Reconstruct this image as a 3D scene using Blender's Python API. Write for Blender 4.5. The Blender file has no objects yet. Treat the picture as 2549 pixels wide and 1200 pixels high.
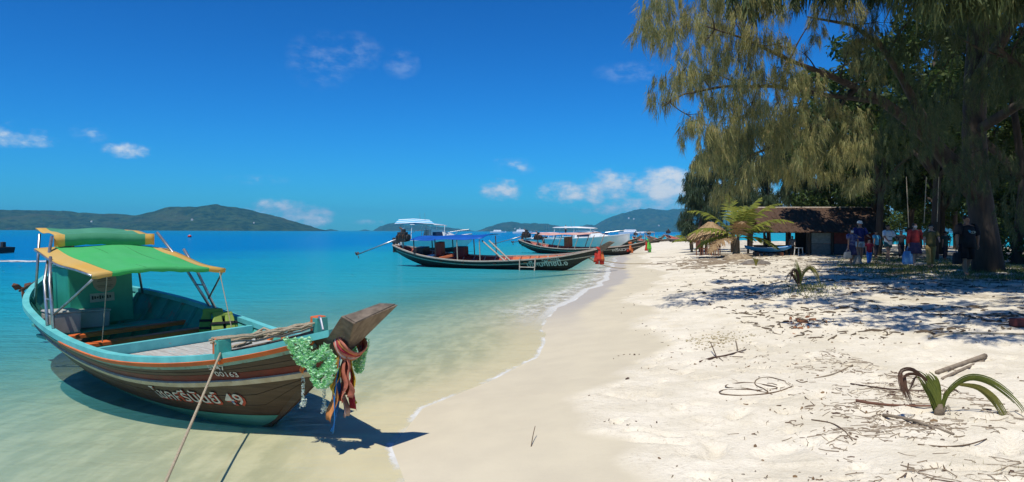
import bpy, bmesh, math, random
import numpy as np
from mathutils import Vector, Matrix, noise as mnoise
R = math.radians
sc = bpy.context.scene
C = sc.collection
# ------------------------------------------------------------------ camera
FPX, W0, H0 = 1820.0, 2549.0, 1200.0
CAM_Z = 1.9
cam_d = bpy.data.cameras.new('camera')
cam_d.sensor_width = 36.0
cam_d.lens = 36.0 * FPX / W0
cam_d.clip_start = 0.05
cam_d.clip_end = 60000
cam = bpy.data.objects.new('camera', cam_d)
C.objects.link(cam)
CAM_M = Matrix.Translation((0, 0, CAM_Z)) @ Matrix.Rotation(R(90 - 0.77), 4, 'X') @ Matrix.Rotation(R(0.2), 4, 'Z')
cam.matrix_world = CAM_M
sc.camera = cam
# ------------------------------------------------------------------ sky, sun, exposure
SUN_EL, SUN_AZ = R(66), R(-157)        # azimuth measured from +Y towards +X: the sun stands behind the camera, a little left
world = bpy.data.worlds.new('World')
sc.world = world
world.use_nodes = True
sun_d = bpy.data.lights.new('sun', 'SUN')
sun_d.energy = 4.7
sun_d.angle = R(0.5)
sun_d.color = (1.0, 0.95, 0.86)
sun = bpy.data.objects.new('sun', sun_d)
C.objects.link(sun)
SUN_V = Vector((math.sin(SUN_AZ) * math.cos(SUN_EL), math.cos(SUN_AZ) * math.cos(SUN_EL), math.sin(SUN_EL)))
sun.rotation_euler = SUN_V.to_track_quat('Z', 'Y').to_euler()
sun.location = SUN_V * 60
sc.view_settings.view_transform = 'Standard'
sc.view_settings.look = 'None'
sc.view_settings.exposure = 0.0
sc.view_settings.gamma = 1.0
sc.view_settings.use_curve_mapping = False
sc.render.engine = 'CYCLES'
sc.cycles.use_denoising = True
sc.cycles.max_bounces = 6
sc.cycles.diffuse_bounces = 4
sc.cycles.glossy_bounces = 3
sc.cycles.transmission_bounces = 4
sc.cycles.transparent_max_bounces = 8
sc.cycles.volume_bounces = 0
sc.cycles.caustics_reflective = False
sc.cycles.caustics_refractive = False

class NT:
    """small helper to write node trees"""
    def __init__(s, tree):
        s.t = tree; s.n = tree.nodes; s.l = tree.links
    def node(s, typ, **kw):
        n = s.n.new(typ)
        for k, v in kw.items(): setattr(n, k, v)
        return n
    def put(s, sock, v):
        if v is None: return
        if isinstance(v, bpy.types.NodeSocket): s.l.new(v, sock)
        elif hasattr(sock, 'default_value'):
            if sock.type == 'RGBA' and len(v) == 3: v = (*v, 1)
            sock.default_value = v
    def math(s, op, a, b=None, c=None, clamp=False):
        n = s.node('ShaderNodeMath', operation=op, use_clamp=clamp)
        for i, v in enumerate((a, b, c)):
            if v is not None: s.put(n.inputs[i], v)
        return n.outputs[0]
    def mix(s, f, a, b, blend='MIX'):
        n = s.node('ShaderNodeMix', data_type='RGBA', blend_type=blend)
        s.put(n.inputs[0], f); s.put(n.inputs[6], a); s.put(n.inputs[7], b)
        return n.outputs[2]
    def ramp(s, f, stops, interp='LINEAR'):
        n = s.node('ShaderNodeValToRGB')
        n.color_ramp.interpolation = interp
        e = n.color_ramp.elements
        while len(e) < len(stops): e.new(0.5)
        for x, (p, c) in zip(e, stops):
            x.position = p
            x.color = (c, c, c, 1) if isinstance(c, (int, float)) else (*c, 1)
        s.put(n.inputs[0], f)
        return n.outputs[0]
    def smooth(s, v, a, b, lo=0.0, hi=1.0):
        n = s.node('ShaderNodeMapRange', interpolation_type='SMOOTHSTEP')
        s.put(n.inputs[0], v)
        for i, x in zip((1, 2, 3, 4), (a, b, lo, hi)): s.put(n.inputs[i], x)
        return n.outputs[0]
    def noise(s, vec, scale, detail=3, rough=0.5, dist=0.0):
        n = s.node('ShaderNodeTexNoise')
        if vec is not None: s.put(n.inputs['Vector'], vec)
        n.inputs['Scale'].default_value = scale
        n.inputs['Detail'].default_value = detail
        n.inputs['Roughness'].default_value = rough
        n.inputs['Distortion'].default_value = dist
        return n.outputs[0]
    def mapping(s, vec, scale=(1, 1, 1), rot=(0, 0, 0), loc=(0, 0, 0)):
        n = s.node('ShaderNodeMapping')
        s.put(n.inputs[0], vec)
        n.inputs[1].default_value = loc; n.inputs[2].default_value = rot; n.inputs[3].default_value = scale
        return n.outputs[0]
    def bump(s, h, strength=0.3, dist=0.02, normal=None):
        n = s.node('ShaderNodeBump')
        n.inputs['Strength'].default_value = strength
        n.inputs['Distance'].default_value = dist
        s.put(n.inputs['Height'], h)
        if normal is not None: s.put(n.inputs['Normal'], normal)
        return n.outputs[0]
    def attr(s, name, what='Fac'):
        return s.node('ShaderNodeAttribute', attribute_name=name).outputs[what]

w = NT(world.node_tree)
w.n.clear()
sky = w.node('ShaderNodeTexSky', sky_type='NISHITA', sun_disc=False, sun_elevation=SUN_EL, sun_rotation=SUN_AZ,
             altitude=0, air_density=1.0, dust_density=0.15, ozone_density=3.0)
hsv = w.node('ShaderNodeHueSaturation')
hsv.inputs['Saturation'].default_value = 1.0
hsv.inputs['Value'].default_value = 1.0
hsv.inputs['Hue'].default_value = 0.497
w.put(hsv.inputs['Color'], sky.outputs[0])
tc = w.node('ShaderNodeTexCoord')
sep = w.node('ShaderNodeSeparateXYZ'); w.put(sep.inputs[0], tc.outputs['Generated'])
az = w.math('ARCTAN2', sep.outputs[0], sep.outputs[1])
el = w.math('ARCSINE', sep.outputs[2])
# cloud puffs: azimuth, elevation, half sizes (degrees), weight
def dirdeg(px, py):
    v = CAM_M.to_3x3() @ Vector(((px - W0 / 2) / FPX, -(py - H0 / 2) / FPX, -1))
    return math.degrees(math.atan2(v.x, v.y)), math.degrees(math.asin(v.normalized().z))
CLOUDS = [  # px, py, half width px, half height px, weight
    (35, 342, 90, 22, .6), (-15, 318, 45, 24, .6), (226, 326, 34, 20, .4), (315, 375, 48, 17, .7),
    (-300, 200, 60, 30, .2),
    (1249, 473, 46, 24, 1.0), (1400, 480, 55, 26, .85), (1515, 468, 62, 36, 1.1), (1440, 478, 60, 24, .8), (1655, 468, 78, 38, 1.15),
    (1660, 505, 110, 22, 1.0), (1560, 520, 130, 16, .7), (1285, 414, 40, 16, .40), (1225, 400, 24, 14, .34), (1580, 180, 90, 20, .05),
    (700, 530, 75, 30, .85), (770, 538, 48, 34, .95), (640, 447, 70, 12, .35), (930, 553, 60, 10, .4), (1830, 490, 120, 40, .9), (2050, 505, 150, 40, .9),
    (2700, 430, 160, 50, 1.0), (3300, 380, 240, 60, .9), (-700, 420, 200, 50, .9)]
comb = w.node('ShaderNodeCombineXYZ')
w.put(comb.inputs[0], az); w.put(comb.inputs[1], w.math('MULTIPLY', el, 1.6))
n1 = w.noise(comb.outputs[0], 42, 6, 0.6)
n2 = w.noise(comb.outputs[0], 11, 3, 0.55)
nn = w.math('ADD', w.math('MULTIPLY', w.math('SUBTRACT', n1, .5), 2.3), w.math('MULTIPLY', w.math('SUBTRACT', n2, .5), 1.4))
dens = None; shade = None
for (cx, cy, rw, rh, wt) in CLOUDS:
    a0, e0 = dirdeg(cx, cy)
    ra, re = math.degrees(rw / FPX) * 1.1, math.degrees(rh / FPX) * 1.1
    u = w.math('DIVIDE', w.math('SUBTRACT', az, R(a0)), R(ra))
    v = w.math('DIVIDE', w.math('SUBTRACT', el, R(e0)), R(re))
    d2 = w.math('ADD', w.math('MULTIPLY', u, u), w.math('MULTIPLY', v, v))
    m = w.math('SUBTRACT', wt, w.math('MULTIPLY', d2, .62))
    dens = m if dens is None else w.math('MAXIMUM', dens, m)
# low fair-weather clouds added round the horizon outside the view, to whiten the skylight
ring = w.math('SUBTRACT', .55, w.math('POWER', w.math('DIVIDE', w.math('SUBTRACT', el, R(9)), R(7)), 2))
ring = w.math('SUBTRACT', ring, w.smooth(w.math('ABSOLUTE', az), R(38), R(55), 3, 0))
dens = w.math('MAXIMUM', dens, ring)
d = w.math('ADD', dens, nn)
cov = w.smooth(d, .12, 1.15)
cov = w.math('MULTIPLY', cov, w.smooth(dens, -.25, .35))
cov = w.math('MULTIPLY', cov, .92)
# thin high wisps
wisp = None
for (cx, cy, rw, rh) in ((885, 130, 75, 52), (800, 150, 90, 75), (1000, 160, 50, 40), (1580, 180, 110, 30), (640, 447, 80, 14), (1285, 414, 60, 24), (226, 330, 45, 24), (-500, 100, 160, 60), (3200, 60, 200, 80), (1500, -500, 300, 90), (400, -700, 300, 120)):
    a0, e0 = dirdeg(cx, cy)
    u = w.math('DIVIDE', w.math('SUBTRACT', az, R(a0)), rw / FPX); v = w.math('DIVIDE', w.math('SUBTRACT', el, R(e0)), rh / FPX)
    m = w.math('SUBTRACT', 1, w.math('ADD', w.math('MULTIPLY', u, u), w.math('MULTIPLY', v, v)), clamp=True)
    wisp = m if wisp is None else w.math('MAXIMUM', wisp, m)
wispc = w.math('MULTIPLY', w.math('MULTIPLY', wisp, w.smooth(w.math('ADD', w.math('MULTIPLY', n1, .7), w.math('MULTIPLY', n2, .3)), .42, .70)), .20)
bright = w.smooth(w.math('ADD', d, w.math('MULTIPLY', w.math('SUBTRACT', n2, .5), 1.5)), .3, 1.6)
ccol = w.mix(bright, (4.2, 6.2, 8.3), (8.8, 8.9, 8.9))
SKY_TINT, SKY_GAMMA = (.0270, .0920, .136), 1.5
tint = w.mix(1.0, hsv.outputs[0], SKY_TINT, 'MULTIPLY')
gm = w.node('ShaderNodeGamma'); w.put(gm.inputs[0], tint); gm.inputs[1].default_value = SKY_GAMMA
up10 = w.node('ShaderNodeVectorMath', operation='SCALE'); w.put(up10.inputs[0], gm.outputs[0]); up10.inputs[3].default_value = 10
mixc = w.mix(cov, w.mix(wispc, up10.outputs[0], (6.5, 7.6, 8.8)), ccol)
bg = w.node('ShaderNodeBackground')
w.put(bg.inputs[0], mixc)
bg.inputs[1].default_value = 0.1
world.cycles.sampling_method = 'MANUAL'; world.cycles.sample_map_resolution = 256
wo = w.node('ShaderNodeOutputWorld')
w.l.new(bg.outputs[0], wo.inputs[0])

# ------------------------------------------------------------------ pixel helpers, terrain function
def ray(px, py):
    return (CAM_M.to_3x3() @ Vector(((px - W0 / 2) / FPX, -(py - H0 / 2) / FPX, -1)))
def at(px, py, Y):
    v = ray(px, py)
    return Vector((0, 0, CAM_Z)) + v * (Y / v.y)
SHY = [-60, -10, 0, 3, 5.5, 6.4, 7.8, 9.2, 10.9, 12.5, 14.6, 17, 19.5, 27, 38, 52, 93, 128, 160, 240, 20000]
SHX = [-7, -2.2, -1.2, -.85, -.80, -1.05, -.95, -.30, .33, .50, .45, .80, 1.5, 3.5, 5.2, 7.4, 15.5, 24, 34, 60, 6000]
_sy = np.array(SHY, float); _sx = np.array(SHX, float)
def hash2(ix, iy, seed):
    h = (ix.astype(np.int64) * 374761393 + iy.astype(np.int64) * 668265263 + seed * 974634777) & 0xFFFFFFFF
    h = ((h ^ (h >> 13)) * 1274126177) & 0xFFFFFFFF
    return ((h ^ (h >> 16)) & 0xFFFF) / 65535.0
def vnoise(x, y, seed=0):
    x = np.asarray(x, float); y = np.asarray(y, float)
    ix = np.floor(x); iy = np.floor(y); fx = x - ix; fy = y - iy
    fx = fx * fx * (3 - 2 * fx); fy = fy * fy * (3 - 2 * fy)
    a = hash2(ix, iy, seed); b = hash2(ix + 1, iy, seed); c = hash2(ix, iy + 1, seed); d_ = hash2(ix + 1, iy + 1, seed)
    return (a + (b - a) * fx) * (1 - fy) + (c + (d_ - c) * fx) * fy
def fbm(x, y, oct=4, seed=0, gain=.5):
    s = 0; a = 1; t = 0
    for i in range(oct):
        s = s + a * vnoise(np.asarray(x) * 2 ** i, np.asarray(y) * 2 ** i, seed + i); t += a; a *= gain
    return s / t
def xshore(y):
    y = np.asarray(y, float)
    base = np.interp(y, _sy, _sx)
    wob = (vnoise(y * .55, y * 0 + 3.3, 5) - .5) * .5 + (vnoise(y * 1.7, y * 0 + 1.3, 6) - .5) * .16
    return base + wob * np.clip((y - 8) / 6, 0, 1) * np.clip(1 - (y - 60) / 60, 0.2, 1)
def back_y(x):
    # far shore of the sand spit, beyond the trees
    return np.interp(x, [-50, 14, 30, 45, 120, 400], [170, 165, 150, 74, 66, 60])
def zbase(x, y):
    x = np.asarray(x, float); y = np.asarray(y, float)
    d = x - xshore(y)
    up = .62 * (1 - np.exp(-np.maximum(d, 0) / 4.4))
    slope = np.interp(y, [8, 16, 26, 40], [.042, .062, .09, .12])
    dn = -np.minimum(slope * np.maximum(-d, 0), .5 + .02 * np.maximum(-d, 0))
    z = np.where(d > 0, up, np.maximum(dn, -9))
    b = back_y(x) - y
    zb = np.where(b > 0, np.minimum(b * .09, 2), np.maximum(b * .05, -9))
    return np.minimum(z, zb)
def dryness(x, y):
    d = np.asarray(x) - xshore(y)
    edge = 1.75 + (vnoise(np.asarray(x) * .0 + 2.2, np.asarray(y) * .45, 21) - .5) * 1.1 + (vnoise(np.asarray(x) * 2.4, np.asarray(y) * 2.4, 22) - .5) * .35
    edge = np.where(np.asarray(y) < 7, edge + (7 - np.asarray(y)) * .12, edge)
    return np.clip((d - edge) / .25, 0, 1)
def zsand(x, y):
    x = np.asarray(x, float); y = np.asarray(y, float)
    z = zbase(x, y)
    dry = dryness(x, y)
    near = np.clip((34 - y) / 10, 0, 1)
    lump = (fbm(x * 2.3, y * 2.3, 3, 31) - .5) * .055 + (fbm(x * .5, y * .5, 2, 41) - .5) * .12
    # footprints: cellular pits on a warped lattice
    x0_, y0_ = x, y
    x = x + (fbm(x0_ * 1.4, y0_ * 1.4, 2, 131) - .5) * .9; y = y + (fbm(x0_ * 1.4, y0_ * 1.4, 2, 137) - .5) * .9
    cx = np.floor(x * 2.6); cy = np.floor(y * 2.2)
    px = hash2(cx, cy, 51); py = hash2(cx, cy, 52); on = hash2(cx, cy, 53)
    fx = (x * 2.6 - cx - .3 - .4 * px) / .34; fy = (y * 2.2 - cy - .3 - .4 * py) / .24
    r2 = fx * fx + fy * fy
    pit = np.where(on > .38, -(.02 + .045 * hash2(cx, cy, 54)) * np.exp(-r2 * 1.6) + .020 * np.exp(-(np.sqrt(r2) - 1.25) ** 2 * 9), 0)
    return z + dry * (lump + pit * near) + (z > .01) * (1 - dry) * (fbm(x0_ * .9, y0_ * .9, 2, 61) - .5) * .012
def zs(x, y):
    return float(zsand(np.array([x]), np.array([y]))[0])
def ground(px, py):
    v = ray(px, py); o = Vector((0, 0, CAM_Z)); lo, hi = 1.0, 420.0
    for n in (700, 40, 20):
        t = np.geomspace(lo, hi, n)
        below = np.nonzero(CAM_Z + v.z * t < zsand(v.x * t, v.y * t))[0]
        if len(below) == 0: return o + v * 400
        i = max(int(below[0]), 1); lo, hi = t[i - 1], t[i]
    return o + v * float(hi)

# ------------------------------------------------------------------ object helpers
def tag(o, label=None, cat=None, group=None, kind=None):
    if label: o['label'] = label
    if cat: o['category'] = cat
    if group: o['group'] = group
    if kind: o['kind'] = kind
    return o
def link(name, me, mat, parent=None, loc=None, rot=None, smooth=False):
    o = bpy.data.objects.new(name, me)
    C.objects.link(o)
    if mat is not None and len(me.materials) == 0:
        for m in (mat if isinstance(mat, (list, tuple)) else [mat]): me.materials.append(m)
    if parent is not None: o.parent = parent
    if loc is not None: o.location = loc
    if rot is not None: o.rotation_euler = rot
    if smooth: me.shade_smooth()
    return o
def empty(name, loc=(0, 0, 0), rz=0, label=None, cat=None, group=None):
    o = bpy.data.objects.new(name, None)
    C.objects.link(o)
    o.location = loc
    o.rotation_euler = (0, 0, rz)
    o.empty_display_size = .2
    return tag(o, label, cat, group)
def frame(d):
    d = Vector(d).normalized()
    a = Vector((0, 0, 1)) if abs(d.z) < .95 else Vector((1, 0, 0))
    u = d.cross(a).normalized()
    return u, u.cross(d).normalized()
class MB:
    def __init__(s): s.v = []; s.f = []; s.m = []; s.cur = 0
    def face(s, *idx): s.f.append(tuple(idx)); s.m.append(s.cur)
    def quad(s, a, b, c, d):
        k = len(s.v); s.v += [tuple(a), tuple(b), tuple(c), tuple(d)]; s.face(k, k + 1, k + 2, k + 3); return s
    def poly(s, pts):
        k = len(s.v); s.v += [tuple(p) for p in pts]; s.face(*range(k, k + len(pts))); return s
    def box(s, c, size, M=None, taper=1.0):
        k = len(s.v); c = Vector(c); hx, hy, hz = (x / 2 for x in size)
        for z in (-hz, hz):
            t = taper if z > 0 else 1
            for (x, y) in ((-hx, -hy), (hx, -hy), (hx, hy), (-hx, hy)):
                p = Vector((x * t, y * t, z))
                if M is not None: p = M @ p
                s.v.append(tuple(c + p))
        for q in ((0, 3, 2, 1), (4, 5, 6, 7), (0, 1, 5, 4), (1, 2, 6, 5), (2, 3, 7, 6), (3, 0, 4, 7)):
            s.face(*(k + i for i in q))
        return s
    def bar(s, a, b, wd, ht, up=(0, 0, 1)):
        """box along a-b"""
        a = Vector(a); b = Vector(b); d = (b - a); L = d.length; d.normalize()
        up = Vector(up); r = d.cross(up)
        if r.length < 1e-4: r = d.cross(Vector((1, 0, 0)))
        r.normalize(); u = r.cross(d).normalized()
        M = Matrix((d, r, u)).transposed()
        return s.box((a + b) / 2, (L, wd, ht), M)
    def tube(s, pts, rad, n=6, cap=True, flat=1.0):
        pts = [Vector(p) for p in pts]
        if isinstance(rad, (int, float)): rad = [rad] * len(pts)
        k0 = len(s.v); u = None
        for i, p in enumerate(pts):
            d = (pts[min(i + 1, len(pts) - 1)] - pts[max(i - 1, 0)])
            if d.length < 1e-9: d = Vector((0, 0, 1))
            d.normalize()
            if u is None: u, v = frame(d)
            else:
                u = (u - d * u.dot(d))
                if u.length < 1e-6: u, v = frame(d)
                u.normalize(); v = d.cross(u) * -1
                v.normalize()
            for j in range(n):
                a = 2 * math.pi * j / n
                s.v.append(tuple(p + (u * math.cos(a) + v * math.sin(a) * flat) * rad[i]))
        for i in range(len(pts) - 1):
            for j in range(n):
                a = k0 + i * n + j; b = k0 + i * n + (j + 1) % n
                s.face(a, b, b + n, a + n)
        if cap:
            s.face(*[k0 + j for j in range(n)][::-1])
            e = k0 + (len(pts) - 1) * n
            s.face(*[e + j for j in range(n)])
        return s
    def loft(s, secs, close=False, cap=True):
        """secs: list of equal-length lists of points"""
        k0 = len(s.v); n = len(secs[0])
        for q in secs: s.v += [tuple(p) for p in q]
        for i in range(len(secs) - 1):
            for j in range(n if close else n - 1):
                a = k0 + i * n + j; b = k0 + i * n + (j + 1) % n
                s.face(a, b, b + n, a + n)
        if close and cap:
            s.face(*[k0 + j for j in range(n)][::-1])
            s.face(*[k0 + (len(secs) - 1) * n + j for j in range(n)])
        return s
    def rings(s, rings, n=10, cap=True):
        """rings: (centre, rx, ry, [rotation matrix]) horizontal ellipses lofted"""
        secs = []
        for r in rings:
            c = Vector(r[0]); M = r[3] if len(r) > 3 else None
            q = []
            for j in range(n):
                a = 2 * math.pi * j / n
                p = Vector((math.cos(a) * r[1], math.sin(a) * r[2], 0))
                if M is not None: p = M @ p
                q.append(c + p)
            secs.append(q)
        return s.loft(secs, True, cap)
    def lathe(s, prof, n=10, c=(0, 0, 0), M=None):
        c = Vector(c); secs = []
        for (r, z) in prof:
            q = []
            for j in range(n):
                a = 2 * math.pi * j / n
                p = Vector((r * math.cos(a), r * math.sin(a), z))
                if M is not None: p = M @ p
                q.append(c + p)
            secs.append(q)
        return s.loft(secs, True, True)
    def ball(s, c, r, n=8, m=5):
        rx, ry, rz = (r, r, r) if isinstance(r, (int, float)) else r
        c = Vector(c); secs = []
        for i in range(m + 1):
            t = math.pi * (i + .02) / (m + .04) - math.pi / 2
            secs.append([c + Vector((math.cos(t) * rx * math.cos(2 * math.pi * j / n), math.cos(t) * ry * math.sin(2 * math.pi * j / n), math.sin(t) * rz)) for j in range(n)])
        return s.loft(secs, True, True)
    def mesh(s, name):
        me = bpy.data.meshes.new(name)
        me.from_pydata(s.v, [], s.f)
        me.validate()
        return me
    def build(s, name, mat, parent=None, smooth=False, thick=None, bevel=None, loc=None, rot=None):
        me = s.mesh(name)
        if isinstance(mat, (list, tuple)):
            for m in mat: me.materials.append(m)
            if len(me.polygons) == len(s.m): me.polygons.foreach_set('material_index', s.m)
        o = link(name, me, mat, parent, loc, rot, smooth)
        if thick:
            md = o.modifiers.new('thickness', 'SOLIDIFY'); md.thickness = thick; md.offset = -1
        if bevel:
            md = o.modifiers.new('bevel', 'BEVEL'); md.width = bevel; md.segments = 2; md.limit_method = 'ANGLE'
        return o
def npmesh(name, verts, tris_or_quads, k):
    """fast mesh from numpy arrays (all faces with k corners)"""
    me = bpy.data.meshes.new(name)
    verts = np.asarray(verts, np.float32); f = np.asarray(tris_or_quads, np.int32)
    me.vertices.add(len(verts)); me.vertices.foreach_set('co', verts.ravel())
    me.loops.add(f.size); me.loops.foreach_set('vertex_index', f.ravel())
    me.polygons.add(len(f)); me.polygons.foreach_set('loop_start', np.arange(0, f.size, k, dtype=np.int32))
    me.update(calc_edges=True)
    return me
def fattr(me, name, vals):
    a = me.attributes.new(name, 'FLOAT', 'POINT'); a.data.foreach_set('value', np.asarray(vals, np.float32))

MATS = {}
def mat(name, col, col2=None, rough=.7, scale=6, detail=4, bump=0.0, bscale=None, metal=0.0, spec=.3, stretch=(1, 1, 1), lo=.3, hi=.7, coord='Object', sss=None, trans=None, wear=None):
    """principled material: two colours mixed by noise, optional fine relief, optional worn patches (colour, amount, scale)"""
    if name in MATS: return MATS[name]
    m = bpy.data.materials.new(name); m.use_nodes = True; MATS[name] = m
    t = NT(m.node_tree); b = t.n['Principled BSDF']
    b.inputs['Roughness'].default_value = rough; b.inputs['Metallic'].default_value = metal
    b.inputs['Specular IOR Level'].default_value = spec
    co = t.node('ShaderNodeTexCoord').outputs[coord]
    v = t.mapping(co, stretch)
    if col2 is None: col2 = tuple(c * .72 for c in col)
    nz = t.noise(v, scale, detail, .6)
    c = t.mix(t.smooth(nz, lo, hi), col, col2)
    if wear:
        nw = t.noise(v, wear[2], 5, .65)
        c = t.mix(t.smooth(nw, 1 - wear[1] - .06, 1 - wear[1] + .06), c, wear[0])
    t.put(b.inputs['Base Color'], c)
    if bump:
        nb = t.noise(v, bscale or scale * 4, 4, .6)
        t.put(b.inputs['Normal'], t.bump(nb, bump, .02))
    if trans:
        tr = t.node('ShaderNodeBsdfTranslucent'); t.put(tr.inputs[0], c)
        mx = t.node('ShaderNodeMixShader'); mx.inputs[0].default_value = trans
        t.l.new(b.outputs[0], mx.inputs[1]); t.l.new(tr.outputs[0], mx.inputs[2])
        t.l.new(mx.outputs[0], t.n['Material Output'].inputs[0])
    return m

# ------------------------------------------------------------------ sand (one sheet, seabed included)
def spaced(lo, hi, step, grow):
    out = [lo]; s = step
    while out[-1] < hi: out.append(out[-1] + s); s *= grow
    return out
rows = [-60, -45, -32, -22, -16] + list(np.arange(-12, 2.6, .6)) + list(2.6 * np.exp(np.arange(0, math.log(45 / 2.6), .0068)))
rows += list(45 * np.exp(np.arange(.02, math.log(7000 / 45), .05)))
rows = np.array(rows)
dpos = list(np.arange(0, 11, .045)) + [11 + q for q in spaced(.09, 60, .12, 1.05)] + [11 + q for q in spaced(70, 6000, 10, 1.3)]
dneg = [-q for q in spaced(.06, 6000, .07, 1.09)][::-1]
cols = np.array(dneg + dpos)
def shore_grid(rows, cols):
    Y = np.repeat(rows[:, None], len(cols), 1); D = np.repeat(cols[None, :], len(rows), 0)
    X = xshore(Y) + D
    n, m = len(rows), len(cols)
    i = (np.arange(n - 1)[:, None] * m + np.arange(m - 1)[None, :]).ravel()
    F = np.stack([i, i + 1, i + 1 + m, i + m], 1)
    return X.ravel(), Y.ravel(), D.ravel(), F
X, Y, D, F = shore_grid(rows, cols)
Z = zsand(X, Y)
me = npmesh('beach', np.stack([X, Y, Z], 1), F, 4)
fattr(me, 'dry', dryness(X, Y)); fattr(me, 'shore', D)
m = bpy.data.materials.new('sand'); m.use_nodes = True
t = NT(m.node_tree); b = t.n['Principled BSDF']
pos = t.node('ShaderNodeNewGeometry').outputs['Position']
dry = t.attr('dry'); sh = t.attr('shore')
n_a = t.noise(pos, 1.6, 5, .6); n_b = t.noise(pos, 26, 4, .7); n_c = t.noise(pos, .35, 3, .5); n_d = t.noise(pos, 220, 2, .6)
drycol = t.mix(t.smooth(n_a, .34, .68), (.785, .718, .575), (.66, .595, .455))
drycol = t.mix(t.smooth(n_b, .52, .74, 0, .55), drycol, (.43, .36, .26))
drycol = t.mix(t.smooth(n_d, .60, .72, 0, .35), drycol, (.36, .30, .22))
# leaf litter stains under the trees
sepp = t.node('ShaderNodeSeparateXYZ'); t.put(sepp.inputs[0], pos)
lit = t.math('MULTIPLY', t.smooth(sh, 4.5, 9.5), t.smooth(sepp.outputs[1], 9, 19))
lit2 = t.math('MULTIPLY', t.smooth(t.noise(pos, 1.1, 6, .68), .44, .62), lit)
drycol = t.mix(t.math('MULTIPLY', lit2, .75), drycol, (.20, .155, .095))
wetcol = t.mix(t.smooth(n_a, .3, .7), (.60, .535, .39), (.55, .49, .36))
t_py = sepp.outputs[1]
wetcol = t.mix(t.smooth(n_b, .55, .8, 0, .25), wetcol, (.44, .38, .29))
# soaked strip left by the last wave
nsh = t.math('ADD', sh, t.math('MULTIPLY', t.math('SUBTRACT', n_c, .5), 1.2))
soak = t.math('MULTIPLY', t.smooth(nsh, .55, 1.0, 1, 0), t.smooth(t_py, 11, 20))
wetcol = t.mix(soak, wetcol, (.45, .405, .335))
bedn = t.noise(t.mapping(pos, (1.6, .55, 1), (0, 0, R(-20))), 2.4, 5, .62)
bed = t.mix(t.smooth(bedn, .38, .64), (.40, .385, .27), (.525, .49, .35))
wetcol = t.mix(t.smooth(sh, -1.2, -.3, 1, 0), wetcol, bed)
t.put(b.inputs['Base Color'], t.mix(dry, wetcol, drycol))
soakw = t.math('MULTIPLY', soak, t.smooth(dry, 0, 1, 1, 0))
t.put(b.inputs['Roughness'], t.smooth(soakw, 0, 1, .9, .55))
t.put(b.inputs['Specular IOR Level'], t.smooth(soakw, 0, 1, .15, .22))
hgt = t.math('ADD', t.math('MULTIPLY', t.noise(pos, 9, 5, .65), 1.0), t.math('MULTIPLY', t.noise(pos, 45, 3, .6), .35))
bn = t.node('ShaderNodeBump'); bn.inputs['Distance'].default_value = .05
t.put(bn.inputs['Strength'], t.smooth(dry, 0, 1, .06, .65)); t.put(bn.inputs['Height'], hgt)
t.put(b.inputs['Normal'], bn.outputs[0])
beach = link('beach', me, m, smooth=True); tag(beach, 'pale sand beach sloping down to the clear water', kind='structure')

# ------------------------------------------------------------------ sea
rows_w = np.array([-60, -45, -32, -22, -16] + list(np.arange(-12, 3, 1.0)) + list(3 * np.exp(np.arange(0, math.log(60 / 3), .03))) + list(60 * np.exp(np.arange(.03, math.log(7000 / 60) + .06, .06))))
cols_w = np.array([-q for q in spaced(.0, 6000, .05, 1.11)][::-1] + list(np.arange(.08, 1.2, .08)) + [1.2 + q for q in spaced(.1, 6000, 1, 1.2)])
X, Y, D, F = shore_grid(rows_w, cols_w)
me = npmesh('sea', np.stack([X, Y, np.zeros_like(X)], 1), F, 4)
fattr(me, 'depth', np.clip(-zbase(X, Y), -1, 10)); fattr(me, 'shore', np.clip(D, -400, 400))
m = bpy.data.materials.new('sea_water'); m.use_nodes = True
t = NT(m.node_tree); t.n.clear()
pos = t.node('ShaderNodeNewGeometry').outputs['Position']
dep = t.attr('depth'); sh = t.attr('shore')
sepp = t.node('ShaderNodeSeparateXYZ'); t.put(sepp.inputs[0], pos)
py_ = sepp.outputs[1]
# colour of the water body by depth
patch = t.noise(t.mapping(pos, (.02, .05, .05)), 1, 4, .6)
fdeep = t.smooth(t.math('ADD', sh, t.math('MULTIPLY', t.math('SUBTRACT', patch, .5), -26)), -5, -44)
fdeep2 = t.smooth(t.math('ADD', sh, t.math('MULTIPLY', t.math('SUBTRACT', patch, .5), -300)), -60, -390)
body = t.mix(fdeep, (.014, .345, .44), (.0, .185, .44))
body = t.mix(t.smooth(dep, .12, .85, 1, 0), body, (.10, .43, .43))
body = t.mix(fdeep2, body, (.0, .205, .41))
murk = t.math('SUBTRACT', 1, t.math('POWER', 2.718, t.math('SUBTRACT', t.math('MULTIPLY', t.math('MAXIMUM', dep, 0), -1.5), t.math('MULTIPLY', t.math('MULTIPLY', dep, dep), 1.6))))
murk = t.math('MULTIPLY', murk, t.smooth(dep, 0, .12))
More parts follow.
